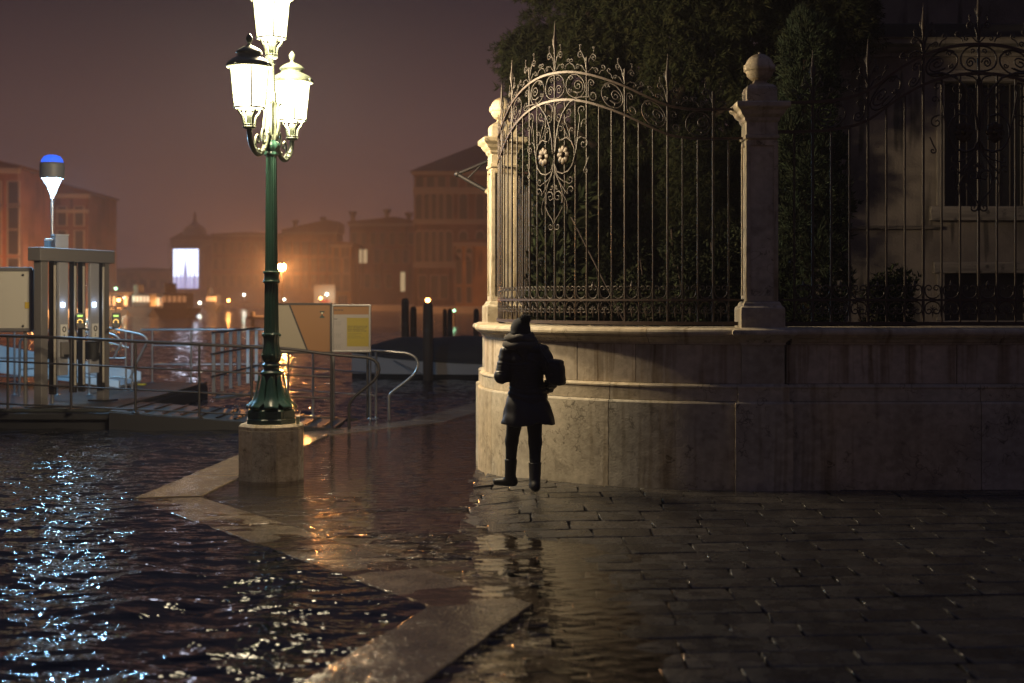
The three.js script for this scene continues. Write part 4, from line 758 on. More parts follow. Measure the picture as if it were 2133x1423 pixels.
{
  // signboards on the ramp railing
  function canvas(w, h, draw) { const c = document.createElement('canvas'); c.width = w; c.height = h; draw(c.getContext('2d')); const t = new THREE.CanvasTexture(c); t.colorSpace = THREE.SRGBColorSpace; t.magFilter = THREE.LinearFilter; return new THREE.MeshStandardMaterial({ map: t, roughness: 0.5 }); }
  // print too small to read: runs of word-long strokes
  function print(c, x, y, w, h, words) { let q = 7; for (let i = 0, at = x; i < words; i++) { q = (q * 37 + 11) % 101; const l = w / words * (0.62 + 0.3 * q / 101); for (let k = 0; k < l - 1; k += h * 0.55) { q = (q * 37 + 11) % 101; c.fillRect(at + k, y + (q % 3 === 0 ? h * 0.25 : 0), h * 0.36, h * (q % 3 === 0 ? 0.75 : 1)); } c.globalAlpha = 0.5; c.fillRect(at, y + h * 0.3, l, h * 0.5); c.globalAlpha = 1; at += w / words; } }
  const d = 19.75, s = d / FOCAL, W = 134 * s, Hh = 101 * s;
  const o = thing('sign_board', 'white and orange signboard with slanting black stripe on the ramp railing', 'sign', [PX(622, d), PY(684, d), -d], -0.03);
  const face = canvas(536, 404, c => {
    c.fillStyle = '#7d7566'; c.fillRect(0, 0, 536, 404); c.fillStyle = '#76522f'; c.beginPath(); c.moveTo(192, 0); c.lineTo(536, 0); c.lineTo(536, 404); c.lineTo(355, 404); c.closePath(); c.fill();
    c.strokeStyle = '#17131a'; c.lineWidth = 13; c.beginPath(); c.moveTo(188, -6); c.lineTo(352, 410); c.stroke();
    c.fillStyle = '#6a4a2a'; print(c, 450, 30, 62, 6, 2);
    c.fillStyle = '#20302c'; c.fillRect(446, 58, 40, 10); c.fillRect(446, 104, 40, 12); c.beginPath(); c.moveTo(450, 68); c.lineTo(482, 68); c.lineTo(466, 88); c.closePath(); c.fill(); c.beginPath(); c.moveTo(450, 104); c.lineTo(482, 104); c.lineTo(466, 84); c.closePath(); c.fill();
    c.fillStyle = '#d8cfae'; c.beginPath(); c.moveTo(458, 70); c.lineTo(474, 70); c.lineTo(466, 84); c.closePath(); c.fill(); c.fillStyle = '#a8492c'; c.fillRect(474, 88, 10, 5);
  });
  const sheet = new THREE.PlaneGeometry(W, Hh); sheet.translate(0, 0, 0.017); part('panel', rbox(W, Hh, 0.03, 0.004), M.paintGrey, o); part('print', sheet, face, o);
  part('frame', [rbox(W + 0.05, 0.03, 0.05, 0.006, 0, Hh / 2, 0), rbox(W + 0.05, 0.03, 0.05, 0.006, 0, -Hh / 2, 0), rbox(0.03, Hh, 0.048, 0.006, W / 2 + 0.005, 0, 0), rbox(0.03, Hh, 0.048, 0.006, -W / 2 - 0.005, 0, 0)], M.steelDark, o);
  for (const x of [W / 2 + 0.03, -W / 2 + 0.1]) part('leg', rod(V(x, -Hh / 2 - 0.95, -0.03), V(x, Hh / 2, -0.03), 0.022, 0.022, 8), M.steel, o);
  const W2 = 78 * s, H2 = 96 * s, t = thing('timetable_case', 'steel framed timetable case with yellow notice beside the orange signboard', 'notice board', [PX(732, d), PY(684, d), -d], -0.03);
  const page = canvas(312, 400, c => {
    c.fillStyle = '#817b78'; c.fillRect(0, 0, 312, 400); c.fillStyle = '#765027'; c.fillRect(0, 0, 312, 76);
    c.fillStyle = '#33261f'; print(c, 8, 28, 84, 15, 3); c.fillStyle = '#2b2628'; print(c, 6, 112, 36, 9, 1);
    c.fillStyle = '#6f6968'; for (const y0 of [138, 246, 344]) { print(c, 64, y0 - 6, 34, 4, 2); for (let j = 0; j < 5; j++) for (let i = 0; i < 4; i++) c.fillRect(6 + i * 16, y0 + j * 8, 10, 4); }
    c.fillStyle = '#807012'; c.fillRect(118, 106, 190, 256); c.fillStyle = '#2c2813';
    [176, 168, 150, 166].forEach((w, i) => print(c, 126, 178 + i * 14, w, 7, 7)); c.fillStyle = '#514a1c'; [120, 78, 118, 152].forEach((w, i) => print(c, 126, 244 + i * 13, w, 5, 6));
  });
  part('case', rbox(W2, H2, 0.07, 0.008, 0, 0, -0.02), M.steelDark, t); const sh2 = new THREE.PlaneGeometry(W2 - 0.02, H2 - 0.02); sh2.translate(0, 0, 0.018); part('print', sh2, page, t);
  part('frame', [rbox(W2 + 0.04, 0.028, 0.05, 0.006, 0, H2 / 2, 0.01), rbox(W2 + 0.04, 0.028, 0.05, 0.006, 0, -H2 / 2, 0.01), rbox(0.028, H2, 0.048, 0.006, W2 / 2, 0, 0.01), rbox(0.028, H2, 0.048, 0.006, -W2 / 2, 0, 0.01)], M.steel, t);
  part('leg', rod(V(W2 / 2 - 0.04, -H2 / 2 - 0.93, -0.03), V(W2 / 2 - 0.04, -H2 / 2, -0.03), 0.02, 0.02, 8), M.steelDark, t);
}
{
  // moored boat under a dark cover, and the piles it lies between
  const o = thing('moored_boat', 'long boat under a dark cover with white side, moored by the piles', 'boat', [PX(735, 32.6), 0, -32.6]);
  const N = 26, L = 7.2, hw = t => 0.95 * Math.pow(Math.sin(Math.PI * clamp(t * 0.92 + 0.03)), 0.55), sheer = t => 0.30 + 0.28 * Math.pow(1 - t, 4) + 0.05 * t;
  function strip(y0, y1, w0, w1, side) { const pos = [], idx = []; for (let i = 0; i <= N; i++) { const t = i / N; pos.push(t * L, y0(t), side * hw(t) * w0, t * L, y1(t), side * hw(t) * w1); } for (let i = 0; i < N; i++) { const a = i * 2; idx.push(a, a + 2, a + 1, a + 1, a + 2, a + 3); } const g = new THREE.BufferGeometry(); g.setAttribute('position', new THREE.Float32BufferAttribute(pos, 3)); g.setIndex(idx); g.computeVertexNormals(); return plain(g); }
  part('hull', [strip(() => -0.2, t => 0.10, 0.7, 0.92, 1), strip(() => -0.2, t => 0.10, 0.7, 0.92, -1)], M.hullDark, o);
  part('topside', [strip(t => 0.10, sheer, 0.92, 1, 1), strip(t => 0.10, sheer, 0.92, 1, -1)], mat(0.28, 0.27, 0.28, 0.45), o);
  part('gunwale', [1, -1].map(s => pipe(Array.from({ length: 14 }, (_, i) => V(i / 13 * L, sheer(i / 13) + 0.01, s * hw(i / 13))), 0.03, 6, 3)), M.hullDark, o);
  const pos = [], idx = [], nn = 12; for (let i = 0; i <= N; i++) { const t = i / N; for (let j = 0; j <= nn; j++) { const a = j / nn * Math.PI, r = hw(t) * 0.97, hump = (0.10 + 0.42 * smooth(0.02, 0.2, t) * (1 - 0.2 * smooth(0.5, 0.9, t)) + 0.05 * Math.sin(t * 21)); pos.push(t * L, sheer(t) + 0.02 + hump * Math.pow(Math.sin(a), 0.8), r * Math.cos(a)); } }
  for (let i = 0; i < N; i++) for (let j = 0; j < nn; j++) { const a = i * (nn + 1) + j, b = a + nn + 1; idx.push(a, b, a + 1, b, b + 1, a + 1); }
  const g = new THREE.BufferGeometry(); g.setAttribute('position', new THREE.Float32BufferAttribute(pos, 3)); g.setIndex(idx); g.computeVertexNormals(); part('cover', g, mat(0.016, 0.014, 0.016, 0.85), o);
  part('mooring_line', pipe([V(1.0, 0.42, 0.8), V(1.5, 0.2, 1.1), V(1.85, 0.05, 1.3)], 0.016, 5, 5), M.paintGrey, o);
  const wood = mat(0.075, 0.058, 0.045, 0.85, { map: scaled(ironMap, 2, 0.6), bumpMap: scaled(grainBump, 3, 0.5), bumpScale: 0.01 });
  [[891.5, 31.2, 630, 21, 'thick mooring pile standing before the white-sided boat'], [844, 35.2, 621, 16, 'tall mooring pile left of the thick one, behind the boat'], [861, 36, 638, 14, 'shorter mooring pile between two taller ones'], [926.5, 38, 643, 9, 'thin mooring pile, left of the close pair behind the boat'], [937, 37, 643, 11, 'thin mooring pile, right of the close pair behind the boat'], [992, 36, 643, 12, 'mooring pile next to the garden wall']].forEach(([u, d, v, w, label], k) => {
    const p = thing('mooring_pile', label, 'pile', [PX(u, d), 0, -d], k, 'wooden mooring piles'), r = w / 2 * d / FOCAL, h = PY(v, d);
    part('trunk', lathe([[r * 1.02, -1], [r, 0.2], [r * 1.04, h * 0.5], [r * 0.97, h - 0.08], [r * 0.7, h - 0.01], [0.001, h]], 12), wood, p);
    part('iron_band', lathe([[r * 1.05, h * 0.62], [r * 1.08, h * 0.63], [r * 1.08, h * 0.66], [r * 1.05, h * 0.67]], 12), M.ironOld, p);
  });
}
plot = PLOT;

// ---------------------------------------------------------------- house behind the fence
{
  const D = 20, o = thing('garden_house', 'dim plastered house with dark shuttered window behind the straight fence', 'house', [0, 0, -D]);
  const plaster = mat(0.27, 0.245, 0.225, 0.9, { map: scaled(plasterMap, 0.35), bumpMap: scaled(stoneBump, 0.6), bumpScale: 0.008 });
  const trim = mat(0.32, 0.30, 0.28, 0.8, { map: scaled(plasterMap, 0.8) }), dark = mat(0.010, 0.010, 0.012, 0.4);
  const x0 = 4.22, wl = 6.07, wr = 7.30, end = 12;
  const wall = part('wall', boxUV(merge([box(wl - x0, 5.2, 0.4, (x0 + wl) / 2, 2.6, -0.2), box(end - wr, 5.2, 0.4, (wr + end) / 2, 2.6, -0.2), box(wr - wl, 0.36, 0.4, (wl + wr) / 2, 5.02, -0.2), box(wr - wl, 0.95, 0.4, (wl + wr) / 2, 2.625, -0.2), box(wr - wl, 1.49, 0.4, (wl + wr) / 2, 0.745, -0.2), box(0.4, 5.2, 8, x0 + 0.2, 2.6, -4.4)])), plaster, o);
  for (const [y0, y1, n] of [[3.10, 4.84, 8], [1.49, 2.15, 0]]) {
    const w = new THREE.Group(); w.name = 'window'; o.add(w);
    for (const x of [wl - 0.048, wr + 0.048]) part('jamb', box(0.10, y1 - y0, 0.5, x, (y0 + y1) / 2, -0.21), trim, w);
    part('sill', rbox(wr - wl + 0.4, 0.20, 0.58, 0.012, (wl + wr) / 2, y0 - 0.105, -0.2), trim, w);
    part('lintel', rbox(wr - wl + 0.3, 0.16, 0.54, 0.012, (wl + wr) / 2, y1 + 0.085, -0.2), trim, w);
    for (const s of [-1, 1]) { const sh = part('shutter', box((wr - wl) / 2 - 0.01, y1 - y0, 0.04, (wl + wr) / 2 + s * (wr - wl) / 4, (y0 + y1) / 2, -0.32), dark, w); }
    for (let k = 0; k < n; k++) part('window_bar', rod(V(lerp(wl, wr, (k + 0.5) / n), y0, -0.18), V(lerp(wl, wr, (k + 0.5) / n), y1, -0.18), 0.012, 0.012, 6), M.ironOld, w);
  }
  part('string_course', rbox(wl - x0 - 0.05, 0.05, 0.06, 0.01, (x0 + wl) / 2, 2.80, 0.02), plaster, o);
  part('pilaster', [rbox(0.16, 4.75, 0.10, 0.01, 4.56, 2.37, 0.04), rbox(0.26, 0.10, 0.16, 0.012, 4.56, 4.80, 0.06), rbox(0.34, 0.12, 0.22, 0.012, 4.56, 4.92, 0.08)], trim, o);
  const c = part('cornice', sweep([[-0.3, 5.20], [0.06, 5.20], [0.06, 5.24], [0.14, 5.27], [0.16, 5.31], [0.28, 5.34], [0.28, 5.40], [0.32, 5.42], [-0.3, 5.44]], [{ x: 4.0, z: 0, ox: 0, oz: 1, s: 0 }, { x: 12, z: 0, ox: 0, oz: 1, s: 8 }]), trim, o);
  const up = part('upper_wall', boxUV(merge([box(8, 4.2, 0.4, 8.2, 7.4, -1.4)])), plaster, o);
  part('terrace_roof', box(8, 0.06, 1.5, 8.1, 5.46, -0.75), mat(0.05, 0.04, 0.036, 0.9), o);
  part('eave', rbox(8.2, 0.30, 0.9, 0.02, 8.1, 5.62, -0.95), mat(0.04, 0.035, 0.034, 0.9), o);
}
// ---------------------------------------------------------------- trees and bushes
{
  // a spray of scale leaves: a few narrow blades fanned from one twig
  function spray(n, len, wid, sp) {
    const pos = [], idx = []; for (let k = 0; k < n; k++) { const a = rr(-1, 1) * sp, b = rr(-1, 1) * sp, y = rr(0, 0.35) * len, l = len * rr(0.5, 1), d = V(Math.sin(a), Math.cos(a), Math.sin(b)).normalize(), s = V(rr(-1, 1), rr(-1, 1), rr(-1, 1)).cross(d).normalize().multiplyScalar(wid), i = pos.length / 3, m = d.clone().multiplyScalar(l * 0.5).add(V(0, y, 0)), t = d.clone().multiplyScalar(l).add(V(0, y, 0)); pos.push(0, y, 0, m.x + s.x, m.y + s.y, m.z + s.z, t.x, t.y, t.z, m.x - s.x, m.y - s.y, m.z - s.z); idx.push(i, i + 1, i + 2, i, i + 2, i + 3); }
    const g = new THREE.BufferGeometry(); g.setAttribute('position', new THREE.Float32BufferAttribute(pos, 3)); g.setIndex(idx); g.computeVertexNormals(); return plain(g);
  }
  const needle = mat(0.023, 0.026, 0.011, 0.9, { side: THREE.DoubleSide, specularIntensity: 0.3 }), leafy = mat(0.023, 0.028, 0.014, 0.9, { side: THREE.DoubleSide, specularIntensity: 0.3 });
  const bark = mat(0.07, 0.052, 0.038, 0.95, { map: scaled(ironMap, 2) });
  const yew = spray(14, 0.13, 0.0065, 1.0), cyp = spray(14, 0.13, 0.007, 0.6), broad = spray(9, 0.10, 0.013, 1.2);
  function foliage(o, blobs, geo, material, dens, size, lift) {
    const put = []; for (const [x, y, z, rx, ry = rx, rz = rx] of blobs) {
      const n = Math.round(dens * (rx * ry + ry * rz + rx * rz) / 3 * 4.2);
      for (let i = 0; i < n; i++) { const u = rr(-1, 1), a = rr(0, 6.283), q = Math.sqrt(1 - u * u), lump = 0.82 + 0.28 * Math.sin(a * 3 + x * 5) * Math.sin(u * 5 + y * 3), r = lump * Math.pow(rnd(), 0.28); put.push([x + rx * r * q * Math.cos(a), y + ry * r * u, z + rz * r * q * Math.sin(a), q * Math.cos(a), u + lift, q * Math.sin(a)]); }
    }
    const im = new THREE.InstancedMesh(geo, material, put.length); im.name = 'crown'; im.userData.kind = 'stuff'; shade(im);
    const m = new THREE.Matrix4(), q = new THREE.Quaternion(), c = new THREE.Color();
    put.forEach(([x, y, z, nx, ny, nz], i) => { q.setFromUnitVectors(V(0, 1, 0), V(nx + rr(-0.6, 0.6), ny + rr(-0.6, 0.6), nz + rr(-0.6, 0.6)).normalize()); const s = size * rr(0.6, 1.3); m.compose(V(x, y, z), q, V(s, s, s)); im.setMatrixAt(i, m); const t = rr(0.7, 1.25), w = rr(0.9, 1.2); im.setColorAt(i, c.setRGB(t * w, t, t * rr(0.75, 1))); });
    o.add(im); return im;
  }
  const limb = (o, name, pts, r0, r1) => { const g = []; for (let i = 0; i < pts.length - 1; i++) g.push(rod(V(...pts[i]), V(...pts[i + 1]), lerp(r0, r1, i / (pts.length - 1)), lerp(r0, r1, (i + 1) / (pts.length - 1)), 8)); part(name, g, bark, o); };
  const clumps = (list, n, j, r0, r1) => list.flatMap(([x, y, z, R]) => { const out = []; for (let i = 0; i < n; i++) { const a = rr(0, 6.28), u = rr(-0.9, 0.95), q = Math.sqrt(1 - u * u), r = R * Math.pow(rnd(), 0.35); out.push([x + r * q * Math.cos(a), y + r * u, z + r * q * Math.sin(a), rr(r0, r1)]); } return out; });

  const a = thing('evergreen_tree', 'large dark evergreen tree hanging over the curved fence', 'tree', [1.9, 0, -19.8]);
  limb(a, 'trunk', [[0, -0.2, 0], [0.05, 1.4, 0.05], [-0.08, 2.9, 0], [0.02, 4.4, 0.1], [0.1, 6.2, 0]], 0.24, 0.10);
  for (const [dx, y, dz, h] of [[-1.5, 4.4, 0.5, 3.2], [1.5, 4.8, 0.4, 3.4], [-0.9, 5.6, 0.9, 4.0], [0.9, 5.4, 0.8, 3.8], [0.4, 4.2, -1.2, 3.0]]) limb(a, 'branch', [[0, h, 0.05], [dx * 0.5, (h + y) / 2 + 0.1, dz * 0.5], [dx, y, dz]], 0.08, 0.03);
  foliage(a, [...clumps([[-0.95, 6.0, 0.1, 0.78], [0.1, 5.9, 0.6, 1.1], [1.3, 6.1, 0.4, 1.1], [2.1, 6.3, 0.2, 0.9], [2.3, 5.5, 0.2, 0.7]], 16, 0, 0.28, 0.52), ...clumps([[-1.6, 5.0, 0.1, 0.34], [-0.7, 4.9, 0.4, 0.7], [0.5, 4.7, 0.7, 0.8], [1.6, 4.9, 0.6, 0.8]], 10, 0, 0.24, 0.42), ...clumps([[-0.5, 3.9, -0.2, 0.8], [0.3, 3.5, 0.2, 1.0], [1.0, 2.8, 0.5, 0.9], [1.5, 3.9, 0.4, 0.8], [-0.2, 2.6, -0.3, 0.9]], 13, 0, 0.24, 0.44), [0.7, 5.7, -0.5, 2.0, 1.3, 0.8], [0.9, 4.2, -0.4, 1.5, 1.2, 0.6], [1.6, 4.6, -0.6, 0.9, 0.9, 0.5], [0.0, 3.3, -0.8, 1.5, 1.2, 0.5], [-1.75, 5.02, 0.2, 0.3], [-1.8, 4.8, 0.2, 0.22]], yew, needle, 330, 0.95, -0.25);
  const b = thing('cypress_tree', 'narrow cypress beside the dark pillar, in front of the house', 'tree', [PX(1680, 16.6), 0, -16.6]);
  limb(b, 'trunk', [[0, -0.2, 0], [0.02, 1.5, 0], [0, 3.5, 0], [0, 4.7, 0]], 0.12, 0.04);
  limb(b, 'branch', [[0, 2, 0], [0.2, 2.6, 0.1], [0.3, 3.2, 0.15]], 0.05, 0.02);
  foliage(b, Array.from({ length: 34 }, (_, i) => { const t = i / 33, y = lerp(1.0, 4.95, t), w = 0.46 * Math.pow(1 - t, 0.45) + 0.08, an = i * 2.4; return [w * 0.75 * Math.cos(an), y, w * 0.75 * Math.sin(an), rr(0.16, 0.28), rr(0.28, 0.42)]; }), cyp, mat(0.026, 0.036, 0.022, 0.9, { side: THREE.DoubleSide, specularIntensity: 0.3 }), 900, 0.75, 0.9);
  const spots = [[1478, 15.2, 0.95, 0.9, 'leafy bush behind the curved fence near the dark pillar'], [1395, 16.4, 1.0, 1.1, 'taller leafy bush behind the middle of the curved fence'], [1840, 15.8, 0.55, 0.5, 'low bush behind the straight fence'], [1300, 17.4, 0.8, 1.0, 'dark bush behind the gilt rosettes of the curved fence']];
  for (const [u, d, r, h, label] of spots) {
    const s = thing('garden_bush', label, 'bush', [PX(u, d), 0, -d], 0, 'bushes in the garden');
    limb(s, 'stem', [[0, -0.1, 0], [0.05, 0.8, 0], [0.1, 1.5, 0.02], [0.02, 1.5 + h, 0]], 0.035, 0.012);
    limb(s, 'stem', [[0.05, 0, 0.05], [-0.2, 1.2, 0.1], [-0.35, 1.6 + h * 0.6, 0.1]], 0.02, 0.008);
    foliage(s, clumps([[0, 1.2 + h * 0.35, 0, 0.5 * r + 0.15], [0.1, 1.4 + h * 0.8, 0, 0.35 * r]], 9, 0, 0.14, 0.28), broad, leafy, 480, 0.9, 0.4);
  }
  // clipped hedge closing the garden at the back
  const hd = thing('garden_hedge', 'tall dark hedge closing the garden behind the curved fence', 'hedge', [2.6, 0, -24.5]);
  limb(hd, 'stem', [[0, 0, 0], [0, 2, 0]], 0.06, 0.04); limb(hd, 'stem', [[-1.2, 0, 0], [-1.2, 2, 0]], 0.06, 0.04); limb(hd, 'stem', [[1.5, 0, 0], [1.5, 2, 0]], 0.06, 0.04);
  foliage(hd, [...Array.from({ length: 16 }, (_, i) => [lerp(-2.1, -1.15, i / 15), 1.4 + (i % 3) * 0.75, lerp(6.6, 0.6, i / 15), rr(0.36, 0.5), rr(0.5, 0.7)]), ...Array.from({ length: 40 }, (_, i) => [lerp(-1.75, 3, (i % 10) / 9), 0.7 + Math.floor(i / 10) * 1.15, rr(-0.2, 0.3), rr(0.55, 0.75)])], spray(10, 0.26, 0.03, 1), leafy, 120, 1, 0.2);
  const climber = thing('climbing_plant', 'ragged climber hanging on the fence that runs off behind', 'climber', [PX(1150, 21.2), 0, -21.2]);
  limb(climber, 'stem', [[0, 1.5, 0], [0.05, 2.6, 0], [-0.1, 3.6, 0]], 0.02, 0.01);
  foliage(climber, Array.from({ length: 22 }, (_, i) => { const t = rr(-1, 1); return [t * 0.55, rr(2.5, 4.0), t * -3.6, rr(0.14, 0.26), rr(0.2, 0.4)]; }), broad, leafy, 200, 0.9, 0.1);
}
plot = null;

// ---------------------------------------------------------------- the far side of the canal
{
  const tile = mat(0.10, 0.05, 0.035, 0.9), trim = mat(0.22, 0.17, 0.13, 0.85), shut = mat(0.022, 0.018, 0.018, 0.6), litPane = glow(1, 0.78, 0.40, 0.35);
  const paint = (r, g, b) => mat(r, g, b, 0.9, { map: scaled(plasterMap, 0.08) });
  const quayMat = mat(0.25, 0.22, 0.18, 0.8);
  // rows: [sill row, window height m, window width m, list of columns or count, { arched, lit }]
  function house(name, label, u0, u1, d, vTop, color, rows, opt = {}) {
    const x0 = PX(u0, d), x1 = PX(u1, d), w = x1 - x0, h = PY(vTop, d), dep = opt.depth ?? 12, o = thing(name, label, 'building', [(x0 + x1) / 2, 0, -d], opt.turn ?? 0, opt.group ?? 'houses across the canal');
    part('wall', boxUV(box(w, h + 1, dep, 0, (h - 1) / 2, -dep / 2)), color, o);
    part('cornice', box(w + 0.5, 0.5, 0.6, 0, h - 0.2, 0.12), trim, o);
    if (opt.hip) { const rh = opt.hip, g = new THREE.ConeGeometry(Math.SQRT1_2, 1, 4, 1); g.rotateY(Math.PI / 4); g.scale(w + 1.2, rh, dep + 1.2); g.translate(opt.ridge ?? 0, h + rh / 2 + 0.05, -dep / 2); part('roof', g, tile, o); }
    else { const g = extr([[-w / 2 - 0.4, h], [w / 2 + 0.4, h], [w / 2 + 0.4, h + (opt.r1 ?? 0.6)], [opt.peak ?? 0, h + (opt.rp ?? 1.6)], [-w / 2 - 0.4, h + (opt.r0 ?? 0.6)]], dep, 0); g.translate(0, 0.06, -dep / 2 - 0.05); part('roof', g, tile, o); }
    for (const [cx, ch] of opt.chimneys ?? []) { part('chimney', [box(0.7, ch, 0.7, cx, h + ch / 2, -2), lathe([[0.35, 0], [0.75, 0.9], [0.75, 1.1], [0, 1.1]], 8, cx, h + ch, -2)], trim, o); }
    for (const [v, wh, ww, cols, k = {}] of rows) {
      const y = PY(v, d), xs = Array.isArray(cols) ? cols.map(u => PX(u, d) - (x0 + x1) / 2) : Array.from({ length: cols }, (_, i) => -w / 2 + w * (i + 0.5) / cols);
      for (const x of xs) {
        const ring = [[-ww / 2, 0], [ww / 2, 0]]; if (k.arched) for (let i = 0; i <= 8; i++) { const a = i / 8 * Math.PI; ring.push([ww / 2 * Math.cos(a), wh - ww / 2 + ww / 2 * Math.sin(a)]); } else ring.push([ww / 2, wh], [-ww / 2, wh]);
        const out = ring.map(([a, b]) => [a * 1.28, b * 1.08 - 0.1]), g = extr(out, 0.22, 0, [ring.map(([a, b]) => [a * 0.98, b])]); g.translate(x, y, 0.05);
        const f = part('window', g, trim, o), pg = extr(ring, 0.06); pg.translate(x, y, 0.035); part(k.lit ? 'lit_pane' : 'pane', pg, k.lit ? litPane : shut, f);
        if (k.balcony) part('balcony', [box(ww * 1.7, 0.15, 0.9, x, y - 0.1, 0.5), box(ww * 1.7, 0.8, 0.1, x, y + 0.35, 0.9)], trim, f);
      }
    }
    for (const [v, t] of opt.bands ?? []) part('band', box(w + 0.2, t, 0.5, 0, PY(v, d), 0.15), trim, o);
    return o;
  }
  const brick = paint(0.30, 0.13, 0.075), ochre = paint(0.42, 0.24, 0.10), rust = paint(0.17, 0.085, 0.065), grey = paint(0.26, 0.22, 0.20), cream = paint(0.40, 0.30, 0.20);
  house('brick_house', 'red-brick house cut by the left edge of the picture', -110, 37, 150, 352, brick, [[430, 2.6, 1.1, [-10, 28]], [478, 2.6, 1.1, [-10, 28]], [530, 2.6, 1.1, [-10, 28]], [590, 2.6, 1.1, [-10, 28]]], { r0: 2.2, r1: 0.3, rp: 1.2 });
  house('canal_house', 'reddish house with a sloping roof behind the ticket gate', 40, 183, 166, 405, rust, [[470, 2.2, 1.0, 4], [520, 2.2, 1.0, 4], [575, 2.2, 1.0, 4], [630, 2.2, 1.0, 4]], { r0: 2.2, r1: 0.2, rp: 1.9, peak: -1.5, bands: [[440, 0.4]] });
  house('low_hall', 'low pale hall far off between ticket gate and billboard', 225, 372, 430, 563, cream, [[600, 2.4, 2, 7]], { r0: 0.4, r1: 0.4, rp: 0.7 });
  house('church', 'far church under scaffolding carrying the bright billboard', 356, 440, 405, 500, grey, [], { r0: 0.3, r1: 0.3, rp: 3.4, peak: -0.4, bands: [[508, 0.7]] });
  house('long_palace', 'long far palace right of the bright billboard', 441, 592, 380, 489, rust, [[528, 3, 1.3, 9], [562, 3, 1.3, 9], [598, 3.2, 1.3, 9]], { r0: 0.2, r1: 0.2, rp: 0.7 });
  house('canal_house', 'hazy house with a flared chimney behind the lantern post', 590, 700, 300, 484, ochre, [[530, 2.6, 1.2, 6], [565, 2.6, 1.2, 6], [600, 2.6, 1.2, 6]], { r0: 0.6, r1: 2.2, rp: 2.6, peak: 3.5, chimneys: [[-3.4, 1.6], [2.6, 2.2]] });
  house('canal_house', 'narrow orange-lit house above the signboards', 691, 731, 222, 510, ochre, [[537, 1.7, 0.7, [701, 716, 722]], [568, 2.4, 0.9, [701, 722]], [606, 2.6, 1.0, [701, 722]], [640, 1.8, 0.5, [708, 714, 720]]], { r0: 0.2, r1: 0.2, rp: 0.5 });
  house('canal_house', 'dark broad house left of the tall palace', 728, 866, 252, 466, rust, [[510, 2.2, 1.0, 7], [548, 2.4, 0.8, [751, 760], { lit: true }], [548, 2.4, 1.0, [785, 805, 825, 845]], [607, 3.4, 0.8, [839], { lit: true }], [600, 2.4, 1.0, [745, 765, 785, 810]]], { r0: 0.3, r1: 0.4, rp: 1.2, peak: 2, chimneys: [[-5.5, 1.2], [0.6, 1.6], [4.5, 1.0]] });
  house('tall_palace', 'tall hazy palace with pillared floors left of the garden wall', 862, 1120, 198, 358, rust, [[458, 3.6, 1.1, [874, 889, 904, 919, 934, 965, 1000, 1040], { arched: true }], [545, 4.2, 1.1, [874, 889, 904, 919, 934, 965, 1000, 1040], { arched: true }], [622, 3.2, 1.0, [880, 905, 925, 955]], [390, 1.4, 1.1, [874, 897, 920, 945, 980]]], { hip: 4.6, depth: 16, bands: [[398, 0.9], [462, 0.7], [552, 0.8]] });
  house('annexe', 'low annexe with tall arched windows beside the tall palace', 948, 1060, 184, 506, ochre, [[592, 4.6, 0.7, [956, 977], { arched: true }], [543, 1.0, 0.7, [956, 976]], [630, 2.0, 0.6, [956, 977]]], { r0: 0.2, r1: 0.2, rp: 0.5, depth: 8 });
  // spire and crest on the far roofs
  const sp = thing('church_spire', 'small pointed lantern tower on the far church roof', 'tower', [PX(405, 404), PY(490, 404), -404.5]); part('drum', lathe([[3.4, 0], [3.2, 1.6], [2.2, 2.6], [1.0, 3.4], [0.5, 4.0], [0.5, 5.0]], 12), grey, sp); part('spire', lathe([[0.5, 5.0], [0.1, 7], [0, 7]], 6), tile, sp);
  for (const [u0, u1, d, y] of [[-160, 200, 148, 0.7], [200, 600, 300, 0.8], [590, 900, 215, 0.8], [860, 1200, 180, 0.8]]) { const q = setting('far_quay', ['stone quay before the brick house at the left edge', 'stone quay below the far billboard', 'stone quay below the narrow orange-lit house', 'stone quay at the foot of the tall palace'][[148, 300, 215, 180].indexOf(d)], 'quay'); part('kerb', box(PX(u1, d) - PX(u0, d), y + 1, 14, (PX(u0, d) + PX(u1, d)) / 2, (y - 1) / 2, -d - 5), quayMat, q); }
  // billboard: a floodlit print, the floodlight put in as its own glow
  {
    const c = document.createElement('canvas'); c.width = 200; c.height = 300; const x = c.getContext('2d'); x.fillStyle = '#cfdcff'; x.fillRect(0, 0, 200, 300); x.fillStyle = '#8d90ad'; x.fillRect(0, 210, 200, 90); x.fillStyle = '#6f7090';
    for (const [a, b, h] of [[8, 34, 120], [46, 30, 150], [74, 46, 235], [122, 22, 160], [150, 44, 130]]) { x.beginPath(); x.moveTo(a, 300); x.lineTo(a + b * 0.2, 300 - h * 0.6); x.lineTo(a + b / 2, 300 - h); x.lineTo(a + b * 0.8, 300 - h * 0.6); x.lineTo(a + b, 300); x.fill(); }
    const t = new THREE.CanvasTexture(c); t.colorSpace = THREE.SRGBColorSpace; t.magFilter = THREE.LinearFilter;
    const d = 404, s = d / FOCAL, o = thing('billboard_sign', 'bright bluish floodlit billboard on the far church', 'billboard', [PX(388, d), PY(560, d), -d + 0.6]);
    part('frame', box(60 * s, 92 * s, 0.4, 0, 0, -0.3), grey, o); const m = new THREE.MeshStandardMaterial({ color: rgb(0.2, 0.2, 0.2), emissive: rgb(1, 1, 1), emissiveMap: t, emissiveIntensity: 3.0, roughness: 0.8 }); part('lit_print', new THREE.PlaneGeometry(52 * s, 82 * s).translate(0, 0, 0.06), m, o);
